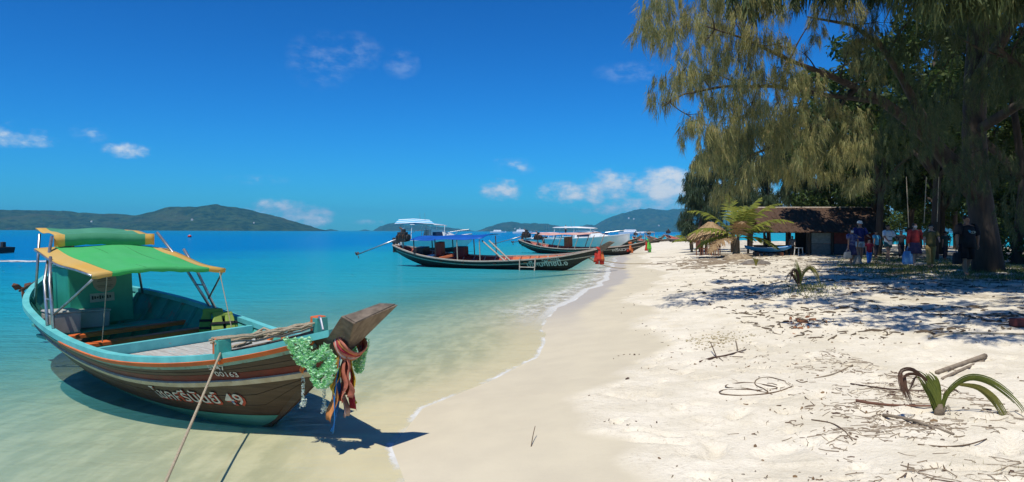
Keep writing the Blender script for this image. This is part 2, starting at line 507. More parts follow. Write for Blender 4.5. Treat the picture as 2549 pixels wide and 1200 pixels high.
# waves
wv1 = t.noise(t.mapping(pos, (.8, 1.9, 1), (0, 0, R(18))), 1.5, 4, .6, .3)
wv2 = t.noise(t.mapping(pos, (1, 2.2, 1), (0, 0, R(-12))), .28, 3, .55)
wv3 = t.noise(t.mapping(pos, (1, 1.8, 1), (0, 0, R(30))), 6.5, 3, .6)
shallow = t.smooth(dep, .02, .5)
hgt = t.math('ADD', t.math('ADD', t.math('MULTIPLY', wv1, .75), t.math('MULTIPLY', wv2, t.math('MULTIPLY', shallow, 1.6))), t.math('MULTIPLY', wv3, .20))
bn = t.node('ShaderNodeBump'); bn.inputs['Distance'].default_value = .26
t.put(bn.inputs['Strength'], t.smooth(dep, .0, .6, .22, 1.0)); t.put(bn.inputs['Height'], hgt)
fres = t.node('ShaderNodeFresnel'); fres.inputs[0].default_value = 1.33; t.l.new(bn.outputs[0], fres.inputs[1])
fr = t.math('MULTIPLY', fres.outputs[0], t.smooth(dep, .05, .8, .22, .58))
trp = t.node('ShaderNodeBsdfTransparent'); t.put(trp.inputs[0], t.mix(t.smooth(dep, 0, .5), (.97, .975, .90), (.74, .95, .90)))
dif = t.node('ShaderNodeBsdfDiffuse'); t.put(dif.inputs[0], body); t.l.new(bn.outputs[0], dif.inputs[2])
glo = t.node('ShaderNodeBsdfGlossy'); glo.inputs['Roughness'].default_value = .06; t.l.new(bn.outputs[0], glo.inputs['Normal'])
s1 = t.node('ShaderNodeMixShader'); t.put(s1.inputs[0], murk); t.l.new(trp.outputs[0], s1.inputs[1]); t.l.new(dif.outputs[0], s1.inputs[2])
s2 = t.node('ShaderNodeMixShader'); t.put(s2.inputs[0], fr); t.l.new(s1.outputs[0], s2.inputs[1]); t.l.new(glo.outputs[0], s2.inputs[2])
# foam: a broken line where the last ripple runs out and a wider breaking patch farther along
nf = t.noise(pos, 7, 5, .7); nf2 = t.noise(t.mapping(pos, (1.0, .45, 1)), 2.0, 3, .6)
edge = t.math('ADD', sh, t.math('MULTIPLY', t.math('SUBTRACT', nf, .5), .22))
line = t.math('MULTIPLY', t.smooth(edge, -.085, -.03), t.smooth(t.noise(pos, 1.3, 3), .38, .62))
wide = t.math('MULTIPLY', t.smooth(py_, 13, 19), t.smooth(py_, 30, 75, 1, .25))
swash = t.math('MULTIPLY', t.math('MULTIPLY', t.smooth(sh, -1.9, -.35), wide), t.smooth(t.math('ADD', nf, t.math('MULTIPLY', nf2, .8)), .74, 1.12))
line2 = t.math('MULTIPLY', t.smooth(edge, -.34, -.14), wide)
foam = t.math('MINIMUM', t.math('MAXIMUM', t.math('MAXIMUM', t.math('MULTIPLY', line, .75), t.math('MULTIPLY', swash, .62)), t.math('MULTIPLY', line2, .6)), .9)
foam = t.math('MULTIPLY', foam, t.smooth(sh, .5, 3, 1, 0))
fo = t.node('ShaderNodeBsdfDiffuse'); fo.inputs[0].default_value = (.78, .79, .77, 1)
s3 = t.node('ShaderNodeMixShader'); t.put(s3.inputs[0], foam); t.l.new(s2.outputs[0], s3.inputs[1]); t.l.new(fo.outputs[0], s3.inputs[2])
out = t.node('ShaderNodeOutputMaterial'); t.l.new(s3.outputs[0], out.inputs[0])
sea = link('sea', me, m, smooth=True); tag(sea, 'clear turquoise sea turning deep blue offshore', kind='structure')

# ------------------------------------------------------------------ islands and hills across the water
def forest_mat(name, c1, c2, c3):
    m = bpy.data.materials.new(name); m.use_nodes = True
    t = NT(m.node_tree); b = t.n['Principled BSDF']
    pos = t.node('ShaderNodeNewGeometry').outputs['Position']
    a = t.noise(pos, .035, 5, .7); q = t.noise(pos, .006, 4, .6); r = t.noise(t.mapping(pos, (1, 1, 2.5), loc=(300, 40, 0)), .0035, 4, .6)
    c = t.mix(t.smooth(a, .35, .65), c1, c2)
    c = t.mix(t.smooth(q, .52, .7, 0, .6), c, c3)
    c = t.mix(t.smooth(r, .66, .74, 0, .7), c, (.26, .20, .13))
    t.put(b.inputs['Base Color'], c); b.inputs['Roughness'].default_value = .95; b.inputs['Specular IOR Level'].default_value = .05
    t.put(b.inputs['Normal'], t.bump(a, 1.0, 14))
    return m
FOREST = forest_mat('forest_slope', (.010, .030, .016), (.044, .078, .032), (.07, .08, .035))
def ridge(name, prof, dist, thick, label, seed):
    """hill range from its skyline (px, py) at a distance, a real ridge with a front and a back slope"""
    xs = np.arange(prof[0][0], prof[-1][0] + 1, 4.0)
    ys = np.interp(xs, [p[0] for p in prof], [p[1] for p in prof])
    P = np.array([list(at(x, y, dist)) for x, y in zip(xs, ys)])
    hz = np.maximum(P[:, 2], 0)
    prof_t = np.linspace(-1, 1, 45); V = []
    for i in range(len(xs)):
        for tt in prof_t:
            env = max(0.0, 1 - abs(tt)) ** .8
            wv = 1 + .0 * tt
            yy = dist + tt * thick * (.35 + .65 * min(1, hz[i] / max(hz.max(), 1)))
            V.append((P[i, 0] * (1 + (yy - dist) / dist * .3), yy, hz[i] * env))
    V = np.array(V); n, m_ = len(xs), len(prof_t)
    r1 = fbm(V[:, 0] / 170, V[:, 1] / 170, 4, seed) - .5
    r2 = fbm(V[:, 0] / 28, V[:, 1] / 28, 2, seed + 9) - .5
    tt = np.tile(prof_t, n); flank = np.clip(np.abs(tt) * 4, 0, 1) * np.clip((1 - np.abs(tt)) * 5, 0, 1)
    V[:, 2] += flank * r1 * np.repeat(hz, m_) * .75 + r2 * np.minimum(7.0 * dist / 2600, np.repeat(hz, m_) * .4) * np.clip((1 - np.abs(tt)) * 6, 0, 1)
    V[:, 2] = np.where(np.abs(tt) > .985, -2, V[:, 2])
    i = (np.arange(n - 1)[:, None] * m_ + np.arange(m_ - 1)[None, :]).ravel()
    me = npmesh(name, V, np.stack([i, i + m_, i + m_ + 1, i + 1], 1), 4)
    o = link(name, me, FOREST, smooth=True); tag(o, label, kind='structure')
    return o
ridge('island', [(-420, 560), (-200, 535), (0, 523), (130, 524), (210, 529), (345, 537), (390, 526), (440, 518), (500, 514), (530, 510), (575, 514), (640, 527), (700, 543), (760, 560), (800, 572), (806, 574)], 2600, 420,
      'long dark forested island with a rounded hill on the horizon', 3)
ridge('islet', [(808, 574), (822, 570), (838, 573), (842, 574)], 4200, 90, 'tiny low islet just off the end of the forested island', 5)
ridge('islet', [(893, 575), (908, 571), (920, 574), (932, 575)], 5200, 120, 'tiny low islet beside the blue headland', 6)
ridge('headland', [(930, 576), (945, 566), (965, 557), (995, 554), (1030, 557), (1070, 563), (1110, 566), (1160, 571), (1185, 576)], 5200, 420,
      'hazy blue headland behind the blue striped boat awning', 7)
ridge('hills', [(1180, 577), (1200, 571), (1230, 559), (1275, 551), (1300, 556), (1340, 556), (1380, 561), (1420, 568), (1450, 574), (1460, 577)], 4600, 420,
      'low blue hills on the horizon in the centre', 8)
ridge('mountain', [(1405, 577), (1430, 569), (1460, 559), (1480, 561), (1500, 549), (1530, 536), (1580, 523), (1620, 519), (1650, 523), (1700, 519), (1760, 530), (1900, 545), (2100, 550), (2400, 560), (2700, 565), (2900, 577)], 5400, 800,
      'broad hazy blue mountain behind the beach boats', 9)
# ------------------------------------------------------------------ boats
def cr(xs, ys, x):
    """smooth interpolation through a table"""
    x = min(max(x, xs[0]), xs[-1])
    i = 0
    while i < len(xs) - 2 and x > xs[i + 1]: i += 1
    h = xs[i + 1] - xs[i]; t_ = (x - xs[i]) / h
    def sl(k):
        if k == 0: return (ys[1] - ys[0]) / (xs[1] - xs[0])
        if k == len(xs) - 1: return (ys[-1] - ys[-2]) / (xs[-1] - xs[-2])
        return (ys[k + 1] - ys[k - 1]) / (xs[k + 1] - xs[k - 1])
    a, b_ = sl(i) * h, sl(i + 1) * h
    t2, t3 = t_ * t_, t_ ** 3
    return (2 * t3 - 3 * t2 + 1) * ys[i] + (t3 - 2 * t2 + t_) * a + (-2 * t3 + 3 * t2) * ys[i + 1] + (t3 - t2) * b_
class Hull:
    """table rows: s, half beam at the rail, rail height, keel height, section fullness"""
    def __init__(h, tab): h.tab = tab; h.c = list(zip(*tab)); h.s0 = tab[0][0]; h.s1 = tab[-1][0]
    def w(h, s): return max(.015, cr(h.c[0], h.c[1], s))
    def zg(h, s): return cr(h.c[0], h.c[2], s)
    def zk(h, s): return cr(h.c[0], h.c[3], s)
    def p(h, s): return cr(h.c[0], h.c[4], s)
    def pt(h, s, t_, side, inset=0.0, out=0.0):
        w_, zg, zk, p = h.w(s), h.zg(s), h.zk(s), h.p(s)
        y = max(0.0, w_ * t_ ** p - inset); z = zk + (zg - zk) * t_
        if out:
            e = .02
            y2 = w_ * min(1, t_ + e) ** p; y1 = w_ * max(0, t_ - e) ** p
            dy, dz = y2 - y1, (zg - zk) * 2 * e
            n = Vector((0, dz, -dy)).normalized(); y += n.y * out; z += n.z * out
        return Vector((s, side * y, z))
    def tz(h, s, z): return min(1, max(0, (z - h.zk(s)) / max(.05, (h.zg(s) - h.zk(s)))))
def sweep_stripe(mb, h, ss, zlo, zhi, side, out0, out1):
    """a plank strip on the hull between two heights (functions of s), standing proud of it"""
    secs = []
    for s in ss:
        a, b_ = h.tz(s, zlo(s)), h.tz(s, zhi(s))
        secs.append([h.pt(s, a, side, out=out0), h.pt(s, a, side, out=out1), h.pt(s, b_, side, out=out1), h.pt(s, b_, side, out=out0)])
    mb.loft(secs, True)
def build_hull(root, h, zones, mats, inner_mat, rail_mat, nst=46, inset=.035, rail=(.07, .05), ribs=None, rib_mat=None, floor_z=.08, floor_mat=None, ntr=14):
    ss = [h.s0 + (h.s1 - h.s0) * i / (nst - 1) for i in range(nst)]
    mb = MB(); nt = ntr
    for side in (-1, 1):
        base = len(mb.v)
        for s in ss:
            for j in range(nt + 1): mb.v.append(tuple(h.pt(s, j / nt, side)))
        for i in range(nst - 1):
            for j in range(nt):
                a = base + i * (nt + 1) + j
                s_, t_ = (ss[i] + ss[i + 1]) / 2, (j + .5) / nt
                mb.cur = zones(s_, h.zk(s_) + (h.zg(s_) - h.zk(s_)) * t_, h.zg(s_), t_)
                q = (a, a + nt + 1, a + nt + 2, a + 1)
                mb.face(*(q if side < 0 else q[::-1]))
    # close bow and stern
    mb.cur = 0
    for i, flip in ((0, 0), (nst - 1, 1)):
        L = [i * (nt + 1) + j for j in range(nt + 1)]
        Rr = [nst * (nt + 1) + i * (nt + 1) + j for j in range(nt, -1, -1)]
        f = L + Rr
        mb.face(*(f if flip else f[::-1]))
    hull = mb.build('hull', mats, root, smooth=True)
    si = [s for s in ss if h.w(s) > inset + .03]
    mb = MB()
    for side in (-1, 1):
        secs = [[h.pt(s, .12 + .87 * j / 8, side, inset=inset) for j in range(9)] for s in si]
        mb.loft(secs)
    mb.build('inner_planking', inner_mat, root, smooth=True)
    for side in (-1, 1):
        mb = MB(); secs = []
        for s in ss:
            p = h.pt(s, 1, side); o = side
            secs.append([p + Vector((0, o * .012, -.012)), p + Vector((0, o * .012, rail[1])), p + Vector((0, -o * min(rail[0], h.w(s) * .9), rail[1])), p + Vector((0, -o * min(rail[0], h.w(s) * .9), -.012))])
        mb.loft(secs, True); mb.build('gunwale', rail_mat, root)
    if ribs:
        n = int((ribs[1] - ribs[0]) / ribs[2])
        for k in range(n + 1):
            s = ribs[0] + k * ribs[2]
            for side in (-1, 1):
                mb = MB(); secs = []
                for j in range(7):
                    t_ = .16 + .83 * j / 6
                    p = h.pt(s, t_, side, inset=inset - .004); q = h.pt(s, t_, side, inset=inset + .05)
                    e = Vector((.028, 0, 0)); secs.append([p - e, p + e, q + e, q - e])
                mb.loft(secs, True); mb.build('rib', (rib_mat[0] if s < -1.95 else rib_mat[1]) if isinstance(rib_mat, tuple) else (rib_mat or rail_mat), root)
    if floor_mat:
        for k in range(5):
            mb = MB(); y0 = -.42 + k * .17
            a, b_ = h.s0 + 1.4, h.s1 - 1.9
            pts = []
            n = 12
            for i in range(n + 1):
                s = a + (b_ - a) * i / n
                lim = max(.05, h.w(s) * h.tz(s, floor_z) ** h.p(s) - .02)
                pts.append((s, max(-lim, min(lim, y0)), max(-lim, min(lim, y0 + .16))))
            secs = [[(s, ya, floor_z), (s, yb, floor_z), (s, yb, floor_z - .02), (s, ya, floor_z - .02)] for s, ya, yb in pts]
            mb.loft(secs, True); mb.build('floor_plank', floor_mat, root)
    return hull
FONT = None
def text_points(body, bold=0.0):
    cu = bpy.data.curves.new('lettering', 'FONT'); cu.body = body; cu.size = 1.0; cu.resolution_u = 2
    cu.offset = bold
    o = bpy.data.objects.new('lettering_tmp', cu); C.objects.link(o)
    me = bpy.data.meshes.new_from_object(o.evaluated_get(bpy.context.evaluated_depsgraph_get()))
    bpy.data.objects.remove(o); bpy.data.curves.remove(cu)
    return me
def hull_text(root, name, h, body, s0, s1, zbase_fn, hgt, side, mt, bold=.012, out=.007, slant=0.0):
    me = text_points(body, bold)
    co = np.array([v.co[:] for v in me.vertices])
    x0, x1 = co[:, 0].min(), co[:, 0].max(); y1 = 0.7
    for v in me.vertices:
        fx = (v.co.x - x0) / (x1 - x0); fy = v.co.y / y1
        s = s0 + (s1 - s0) * fx + slant * fy * hgt
        z = zbase_fn(s) + fy * hgt
        v.co = h.pt(s, h.tz(s, z), side, out=out)
    o = link(name, me, mt, root)
    return o
def flat_text(root, name, body, M, width, mt, bold=.0, height=None):
    me = text_points(body, bold)
    co = np.array([v.co[:] for v in me.vertices])
    x0, x1 = co[:, 0].min(), co[:, 0].max(); k = width / (x1 - x0)
    ky = k if height is None else height / .7
    for v in me.vertices: v.co = M @ Vector(((v.co.x - (x0 + x1) / 2) * k, v.co.y * ky, 0))
    return link(name, me, mt, root)

M_steel = mat('galvanised_steel', (.52, .53, .54), (.34, .33, .32), .35, 9, metal=.85, spec=.5)
M_dark = mat('black_engine_metal', (.022, .021, .022), (.06, .05, .045), .5, 14, bump=.3)
M_rust = mat('rusty_metal', (.22, .09, .045), (.09, .05, .035), .75, 18, bump=.4)
M_rope = mat('hemp_rope', (.50, .42, .29), (.36, .29, .19), .9, 60, bump=.6, bscale=160)
M_teal = mat('teal_boat_paint', (.075, .36, .30), (.05, .26, .22), .55, 5, bump=.2, wear=((.22, .22, .18), .38, 8))
M_cyan = mat('cyan_boat_paint', (.15, .55, .54), (.10, .42, .42), .5, 4, bump=.12, wear=((.33, .33, .29), .31, 13))
M_orange = mat('orange_boat_paint', (.70, .15, .03), (.52, .11, .03), .5, 6, bump=.15, wear=((.34, .22, .14), .27, 14))
M_brown = mat('dark_brown_hull_paint', (.098, .062, .041), (.056, .036, .025), .42, 3, bump=.2, bscale=14, stretch=(.5, 1, 9), wear=((.13, .10, .07), .33, 5))
M_maroon = mat('maroon_hull_paint', (.17, .022, .016), (.10, .016, .012), .42, 5, stretch=(1, 1, 3), bump=.12)
M_beige = mat('beige_strake_paint', (.62, .53, .38), (.48, .38, .25), .6, 7, bump=.3, wear=((.22, .12, .06), .33, 11))
M_mint = mat('mint_strake_paint', (.25, .40, .33), (.19, .30, .24), .6, 7, wear=((.20, .15, .10), .35, 12))
M_boot = mat('green_bottom_paint', (.07, .30, .23), (.13, .38, .31), .55, 3)
M_deck = mat('weathered_deck_boards', (.46, .46, .42), (.34, .32, .28), .85, 4, stretch=(1, 5, 1), bump=.4, wear=((.10, .40, .42), .36, 6))
M_prow = mat('weathered_prow_timber', (.22, .17, .12), (.12, .09, .066), .8, 6, stretch=(1.5, 4, 1.5), bump=.5, wear=((.24, .20, .15), .33, 9))
M_white = mat('white_paint', (.78, .78, .75), (.66, .66, .63), .5, 4)
M_letter = mat('white_lettering_paint', (.68, .67, .62), (.50, .47, .42), .6, 20)
M_letred = mat('red_lettering_shadow', (.50, .08, .04), (.40, .06, .04), .6, 20)

# ---- the near longtail boat
YAW = math.atan2(-.666, .743)
hero = empty('longtail_boat', (-2.45, 7.3, 0), YAW, 'brown longtail boat with green and yellow awning moored in the shallows', 'boat')
hero.rotation_euler = (R(2.5), 0, YAW)
HH = Hull([(-6.35, .10, 1.17, .78, .8), (-5.7, .50, 1.03, .34, .7), (-4.8, .82, .92, .0, .64), (-3.9, .97, .83, -.14, .60), (-3.0, 1.03, .73, -.18, .60), (-2.2, 1.02, .66, -.2, .60),
           (-1.4, .95, .62, -.2, .62), (-.6, .80, .65, -.18, .66), (.05, .58, .715, -.04, .74), (.6, .37, .82, .33, .8), (1.0, .23, .92, .60, .85), (1.32, .11, 1.0, .83, .9)])
strk = lambda s: HH.zg(s) - .245 - .05 * max(0, s) + .01 * max(0, -s - 4)
def zones_h(s, z, zg, t_):
    return 0
build_hull(hero, HH, zones_h, [M_brown, M_maroon, M_boot], M_teal, M_cyan, nst=90, ntr=30, ribs=(-5.3, .75, .36), rib_mat=(M_teal, M_orange), floor_mat=M_teal)
ss = [-6.1 + i * (7.25 / 100) for i in range(101)]
for side in (-1, 1):
    mb = MB()
    secs = []
    for s in ss[10:89]:
        tt_ = HH.tz(s, .05 + .04 * max(0, s + 1.2)); secs.append([HH.pt(s, tt_ * j / 6, side, out=.006 if j else .0) for j in range(7)])
    mb.loft(secs); mb.build('boot_stripe', M_boot, hero)
    mb = MB(); sweep_stripe(mb, HH, ss, lambda s: strk(s) + .036, lambda s: strk(s) + .10, side, -.010, .006); mb.build('maroon_band', M_maroon, hero)
    mb = MB(); sweep_stripe(mb, HH, ss, lambda s: strk(s) - .012, lambda s: strk(s) + .034, side, -.010, .028); mb.build('rubbing_strake', M_beige, hero)
    mb = MB(); sweep_stripe(mb, HH, ss, lambda s: HH.zg(s) - .070, lambda s: HH.zg(s) - .036, side, -.004, .016); mb.build('mint_strake', M_mint, hero)
    mb = MB(); sweep_stripe(mb, HH, ss[48:], lambda s: HH.zg(s) - .032, lambda s: HH.zg(s) + .008, side, -.010, .028); mb.build('orange_strake', M_orange, hero)
# hull planks: lapped strakes with open seams
for side in (-1, 1):
    for k in range(5):
        def zb(s, k=k):
            lo = max(.06 + .04 * max(0, s + 1.2), HH.zk(s) + .03); hi = strk(s) - .016
            if k < 3: return lo + (hi - lo) * k / 3
            lo = strk(s) + .104; hi = HH.zg(s) - .074; return lo + (hi - lo) * (k - 3) / 2
        def zt(s, k=k):
            lo = max(.06 + .04 * max(0, s + 1.2), HH.zk(s) + .03); hi = strk(s) - .016
            if k < 3: return lo + (hi - lo) * (k + 1) / 3 - .006
            lo = strk(s) + .104; hi = HH.zg(s) - .074; return lo + (hi - lo) * (k - 2) / 2 - .005
        sel = [s for s in ss[4:] if zt(s) > zb(s) + .012 and s < 1.0]
        if len(sel) < 4: continue
        mb = MB(); sweep_stripe(mb, HH, sel, zb, zt, side, -.010, .005 + .0015 * (k % 2)); mb.build('hull_plank', M_brown, hero, smooth=False)
# stem bar, from the forefoot up to the prow
stem = [(-.25, 0, -.17), (0.02, 0, -.05), (.35, 0, .16), (.6, 0, .33), (.8, 0, .47), (1.0, 0, .61), (1.21, 0, .76), (1.36, 0, .86)]
mb = MB(); secs = []
for i, p in enumerate(stem):
    wdt = .035 + .012 * i / 7
    d = Vector(stem[min(i + 1, 7)]) - Vector(stem[max(i - 1, 0)]); n = Vector((d.z, 0, -d.x)).normalized()
    p = Vector(p)
    secs.append([p + n * .035 + Vector((0, -wdt * .5, 0)), p + n * .035 + Vector((0, wdt * .5, 0)), p - n * .07 + Vector((0, wdt * 1.6, 0)), p - n * .07 + Vector((0, -wdt * 1.6, 0))])
mb.loft(secs, True); mb.build('stem_post', M_brown, hero)
# flared prow block
mb = MB()
k = [(1.08, -.10, .90), (1.08, .10, .90), (1.30, .035, .775), (1.30, -.035, .775),
     (1.32, -.13, .995), (1.32, .13, 1.005), (1.47, .035, .885), (1.46, -.035, .875),
     (1.63, -.205, 1.205), (1.62, .215, 1.255), (1.84, .235, 1.265), (1.80, -.20, 1.155)]
mb.v = k
for q in ((0, 1, 2, 3), (0, 4, 5, 1), (1, 5, 6, 2), (2, 6, 7, 3), (3, 7, 4, 0), (4, 8, 9, 5), (5, 9, 10, 6), (6, 10, 11, 7), (7, 11, 8, 4), (8, 11, 10, 9)): mb.face(*q)
mb.build('prow_block', M_prow, hero, bevel=.008)
mb = MB().poly([(1.66, -.19, 1.207), (1.80, -.185, 1.166), (1.82, .215, 1.272), (1.64, .19, 1.268)]); mb.build('prow_cap', mat('worn_timber_top', (.20, .16, .12), (.10, .08, .06), .85, 9, bump=.5), hero, thick=.004)
# foredeck planks
for kx in range(9):
    y0 = -.86 + kx * .192; y1 = y0 + .186
    pts = []
    for i in range(15):
        s = -1.88 + i * .185
        lim = HH.w(s) * HH.tz(s, min(HH.zg(s) - .10, .52 + .09 * max(0, s + .8))) ** HH.p(s) - .045
        a, b_ = max(-lim, y0), min(lim, y1)
        if b_ - a > .02: pts.append((s, a, b_))
    if len(pts) < 2: continue
    zz = lambda s: min(HH.zg(s) - .075, .545 + .09 * max(0, s + .8))
    secs = [[(s, a, zz(s)), (s, b_, zz(s)), (s, b_, zz(s) - .03), (s, a, zz(s) - .03)] for s, a, b_ in pts]
    MB().loft(secs, True).build('deck_plank', M_deck, hero)
MB().box((-1.93, 0, .60), (.05, 1.84, .12)).build('deck_coaming', M_cyan, hero, bevel=.006)
MB().loft([[HH.pt(s_, t_, sd, inset=.04) for sd, t_ in [(-1, q) for q in (.99, .7, .45, .25)] + [(1, q) for q in (.25, .45, .7, .99)]] for s_ in (-1.955, -1.925)], True).build('bulkhead', M_teal, hero)
for s in (-2.75, -3.6):
    MB().box((s, .03, .57), (.15, 2 * HH.w(s) - .32, .05)).build('thwart', M_orange, hero, bevel=.008)
for s in (-4.05, -5.2):
    MB().box((s, 0, .56), (.36, 2 * HH.w(s) - .22, .04)).build('stern_deck_board', M_teal, hero, bevel=.006)
# mooring bollards
for (s, y, z) in ((.13, -.50, .70), (.32, .43, .80)):
    b_ = MB().box((s, y, z + .10), (.13, .13, .24), taper=.92).build('bollard', M_orange, hero, bevel=.012)
    MB().box((s + .03, y, z + .115), (.085, .138, .19), taper=.92).build('bollard_panel', M_teal, b_, bevel=.006)
MB().tube([(.13, -.5, .76), (.22, 0, .80), (.32, .43, .86)], .028, 8).build('bow_beam', M_prow, hero)
MB().tube([(.40, .40, .98), (.46, .35, 1.03), (.56, .30, 1.03), (.64, .27, .93)], .012, 6).build('bow_hoop', M_steel, hero)
# teal cabin box amidships with a round sticker and a white notice
cb = MB().box((-4.65, 0, 1.00), (.66, .82, .80)).build('cabin_box', mat('green_cabin_paint', (.035, .34, .22), (.025, .26, .17), .45, 3, wear=((.05, .20, .16), .30, 8)), hero, bevel=.015)
MB().box((-4.65, 0, 1.415), (.72, .88, .03)).build('cabin_lid', M_teal, cb, bevel=.006)
mb = MB(); n = 28
mb.poly([(-4.316, .04 + .155 * math.cos(2 * math.pi * i / n), 1.19 + .155 * math.sin(2 * math.pi * i / n)) for i in range(n)])
stk = mb.build('round_sticker', mat('faded_sticker', (.34, .27, .19), (.28, .24, .18), .6, 6), cb)
Mst = Matrix.Translation((-4.312, .04, 1.0)) @ Matrix(((0, 0, 1, 0), (1, 0, 0, 0), (0, 1, 0, 0), (0, 0, 0, 1)))
dkink = mat('dark_print', (.03, .045, .035), None, .6, 5)
MB().poly([(-4.310, .04 + a, 1.27 + c) for a, c in ((-.055, -.012), (-.03, .022), (0, .004), (.03, .024), (.055, -.012), (.03, -.02), (0, -.006), (-.03, -.02))]).build('sticker_emblem', dkink, stk)
inkm = mat('sticker_ink', (.20, .16, .11), None, .6, 5)
for kk, (zz_, wd) in enumerate(((1.215, .16), (1.19, .19), (1.125, .21), (1.105, .17))): MB().box((-4.3125, .04, zz_), (.006, wd, .009)).build('sticker_print_line', inkm, stk)
MB().box((-4.312, .0, .965), (.008, .31, .12)).build('notice', mat('notice_board', (.36, .38, .31), (.28, .31, .26), .6, 8), cb)
for kk in range(8): MB().box((-4.3065, -.125 + kk * .032, .968), (.006, .020, .05 - .012 * (kk % 3))).build('notice_print_mark', dkink, cb)
# awnings: a sagging front sheet and a flat rear one, yellow edged
M_agreen = mat('green_awning_cloth', (.06, .48, .13), (.085, .49, .165), .7, 1.6, bump=.25, bscale=7, trans=.22)
M_ayel = mat('yellow_awning_cloth', (.70, .42, .08), (.66, .46, .16), .7, 2, bump=.25, bscale=7, trans=.22)
M_ateal = mat('faded_green_awning_cloth', (.10, .36, .22), (.07, .30, .17), .65, 3, bump=.1, trans=.2)
def awning(name, s0, s1, wf, zf, sag, ny, mats, band, lip, parent, ns=16, cam_=.05, wav=.12):
    ys = [-1 + 2 * i / ny for i in range(ny + 1)]
    mb = MB(); base = 0
    def P(s, yy):
        f = (s - s0) / (s1 - s0)
        z = zf(f) + cam_ * (1 - yy * yy) - sag * math.sin(math.pi * f) * (.5 + .5 * abs(yy)) + .012 * math.sin(9 * f + 5 * yy) * (1 - f * .4) + .006 * math.sin(23 * yy + 6 * f) * math.sin(math.pi * f)
        return Vector((s, wf(f) * yy, z + .02 - .044 * wf(f) * yy))
    for i in range(ns + 1):
        s = s0 + (s1 - s0) * i / ns
        for yy in ys: mb.v.append(tuple(P(s, yy)))
    for i in range(ns):
        for j in range(ny):
            yc = abs((ys[j] + ys[j + 1]) / 2)
            mb.cur = 1 if yc > 1 - band else 0
            a = i * (ny + 1) + j
            mb.face(a, a + 1, a + ny + 2, a + ny + 1)
    if lip:
        k0 = len(mb.v); i = ns
        for j, yy in enumerate(ys):
            p = P(s1, yy); mb.v.append((p.x - .02, p.y, p.z - lip * (1 + wav * math.sin(j * 1.9))))
        for j in range(ny):
            yc = abs((ys[j] + ys[j + 1]) / 2); mb.cur = 1 if yc > 1 - band else 0
            a = ns * (ny + 1) + j
            mb.face(a, a + 1, k0 + j + 1, k0 + j)
    o = mb.build(name, mats, parent, smooth=True, thick=.006)
    return P
Pf = awning('front_awning', -4.12, -2.28, lambda f: .84 - .06 * f, lambda f: 1.62 - .24 * f ** 1.2, .055, 22, [M_agreen, M_ayel], .28, .05, hero)
Pr = awning('rear_awning', -4.80, -4.04, lambda f: .63, lambda f: 1.885 - .07 * f, .012, 20, [M_ateal, M_ayel], .2, .15, hero, cam_=.012, wav=.03)
for yy in (-.72, -.24, .24, .72):
    mb = MB(); mb.loft([[Pf(-4.1 + i * .12, yy - .006) + Vector((0, 0, .003)), Pf(-4.1 + i * .12, yy + .006) + Vector((0, 0, .003))] for i in range(16)]); mb.build('awning_seam', mat('awning_seam_thread', (.05, .26, .08) if abs(yy) < .5 else (.05, .26, .08), None, .8, 9), hero, thick=.003)
for side in (-1, 1):
    mb = MB().tube([(-3.02, side * .98, .78), (-3.35, side * .90, 1.30), (-3.55, side * .82, 1.60)], .019, 8); mb.build('awning_post', M_steel, hero, smooth=True)
    mb = MB().tube([(-3.20, side * .99, .80), (-3.62, side * .88, 1.30), (-4.02, side * .66, 1.84)], .019, 8); mb.build('awning_post', M_steel, hero, smooth=True)
    mb = MB().tube([(-3.14, side * .95, .92), (-2.72, side * .86, 1.14), (-2.30, side * .77, 1.375)], .014, 6); mb.build('awning_brace', M_steel, hero, smooth=True)
    mb = MB().tube([(-3.20, side * .93, 1.10), (-3.42, side * .92, 1.10)], .010, 6); mb.build('post_rung', M_steel, hero)
    mb = MB().tube([(-4.74, side * .70, .92), (-4.74, side * .60, 1.87)], .018, 8); mb.build('awning_post', M_steel, hero, smooth=True)
    mb = MB().tube([Pf(-4.1 + i * .226, side) + Vector((0, 0, -.012)) for i in range(9)], .013, 6); mb.build('awning_rail', M_steel, hero, smooth=True)
for s in (-4.1, -3.2, -2.30):
    mb = MB().tube([Pf(s, -1 + .2 * i) + Vector((0, 0, -.018)) for i in range(11)], .012, 6); mb.build('awning_bow', M_steel, hero, smooth=True)
for s in (-4.78, -4.07):
    mb = MB().tube([Pr(s, -1 + .2 * i) + Vector((0, 0, -.018)) for i in range(11)], .012, 6); mb.build('awning_bow', M_steel, hero, smooth=True)
# awning guy lines
for (y, s) in ((-.62, -2.55), (.70, -2.02)):
    MB().tube([(-2.30, y, 1.39), (s, y, .62)], .006, 5).build('guy_line', M_rope, hero)
# lettering
hull_text(hero, 'boat_name_shadow', HH, 'โชคศรีบันย์ 49', -1.10, .135, lambda s: .185 + .035 * (s + 1.1), .125, -1, M_letred, bold=.03, out=.013)
hull_text(hero, 'boat_name', HH, 'โชคศรีบันย์ 49', -1.085, .12, lambda s: .20 + .035 * (s + 1.1), .12, -1, M_letter, bold=.008, out=.018)
hull_text(hero, 'registration_number', HH, '5147', .00, .17, lambda s: .622, .05, -1, M_letter, bold=.01, out=.018)
hull_text(hero, 'registration_number', HH, '00163', .03, .26, lambda s: .555, .05, -1, M_letter, bold=.01, out=.018)

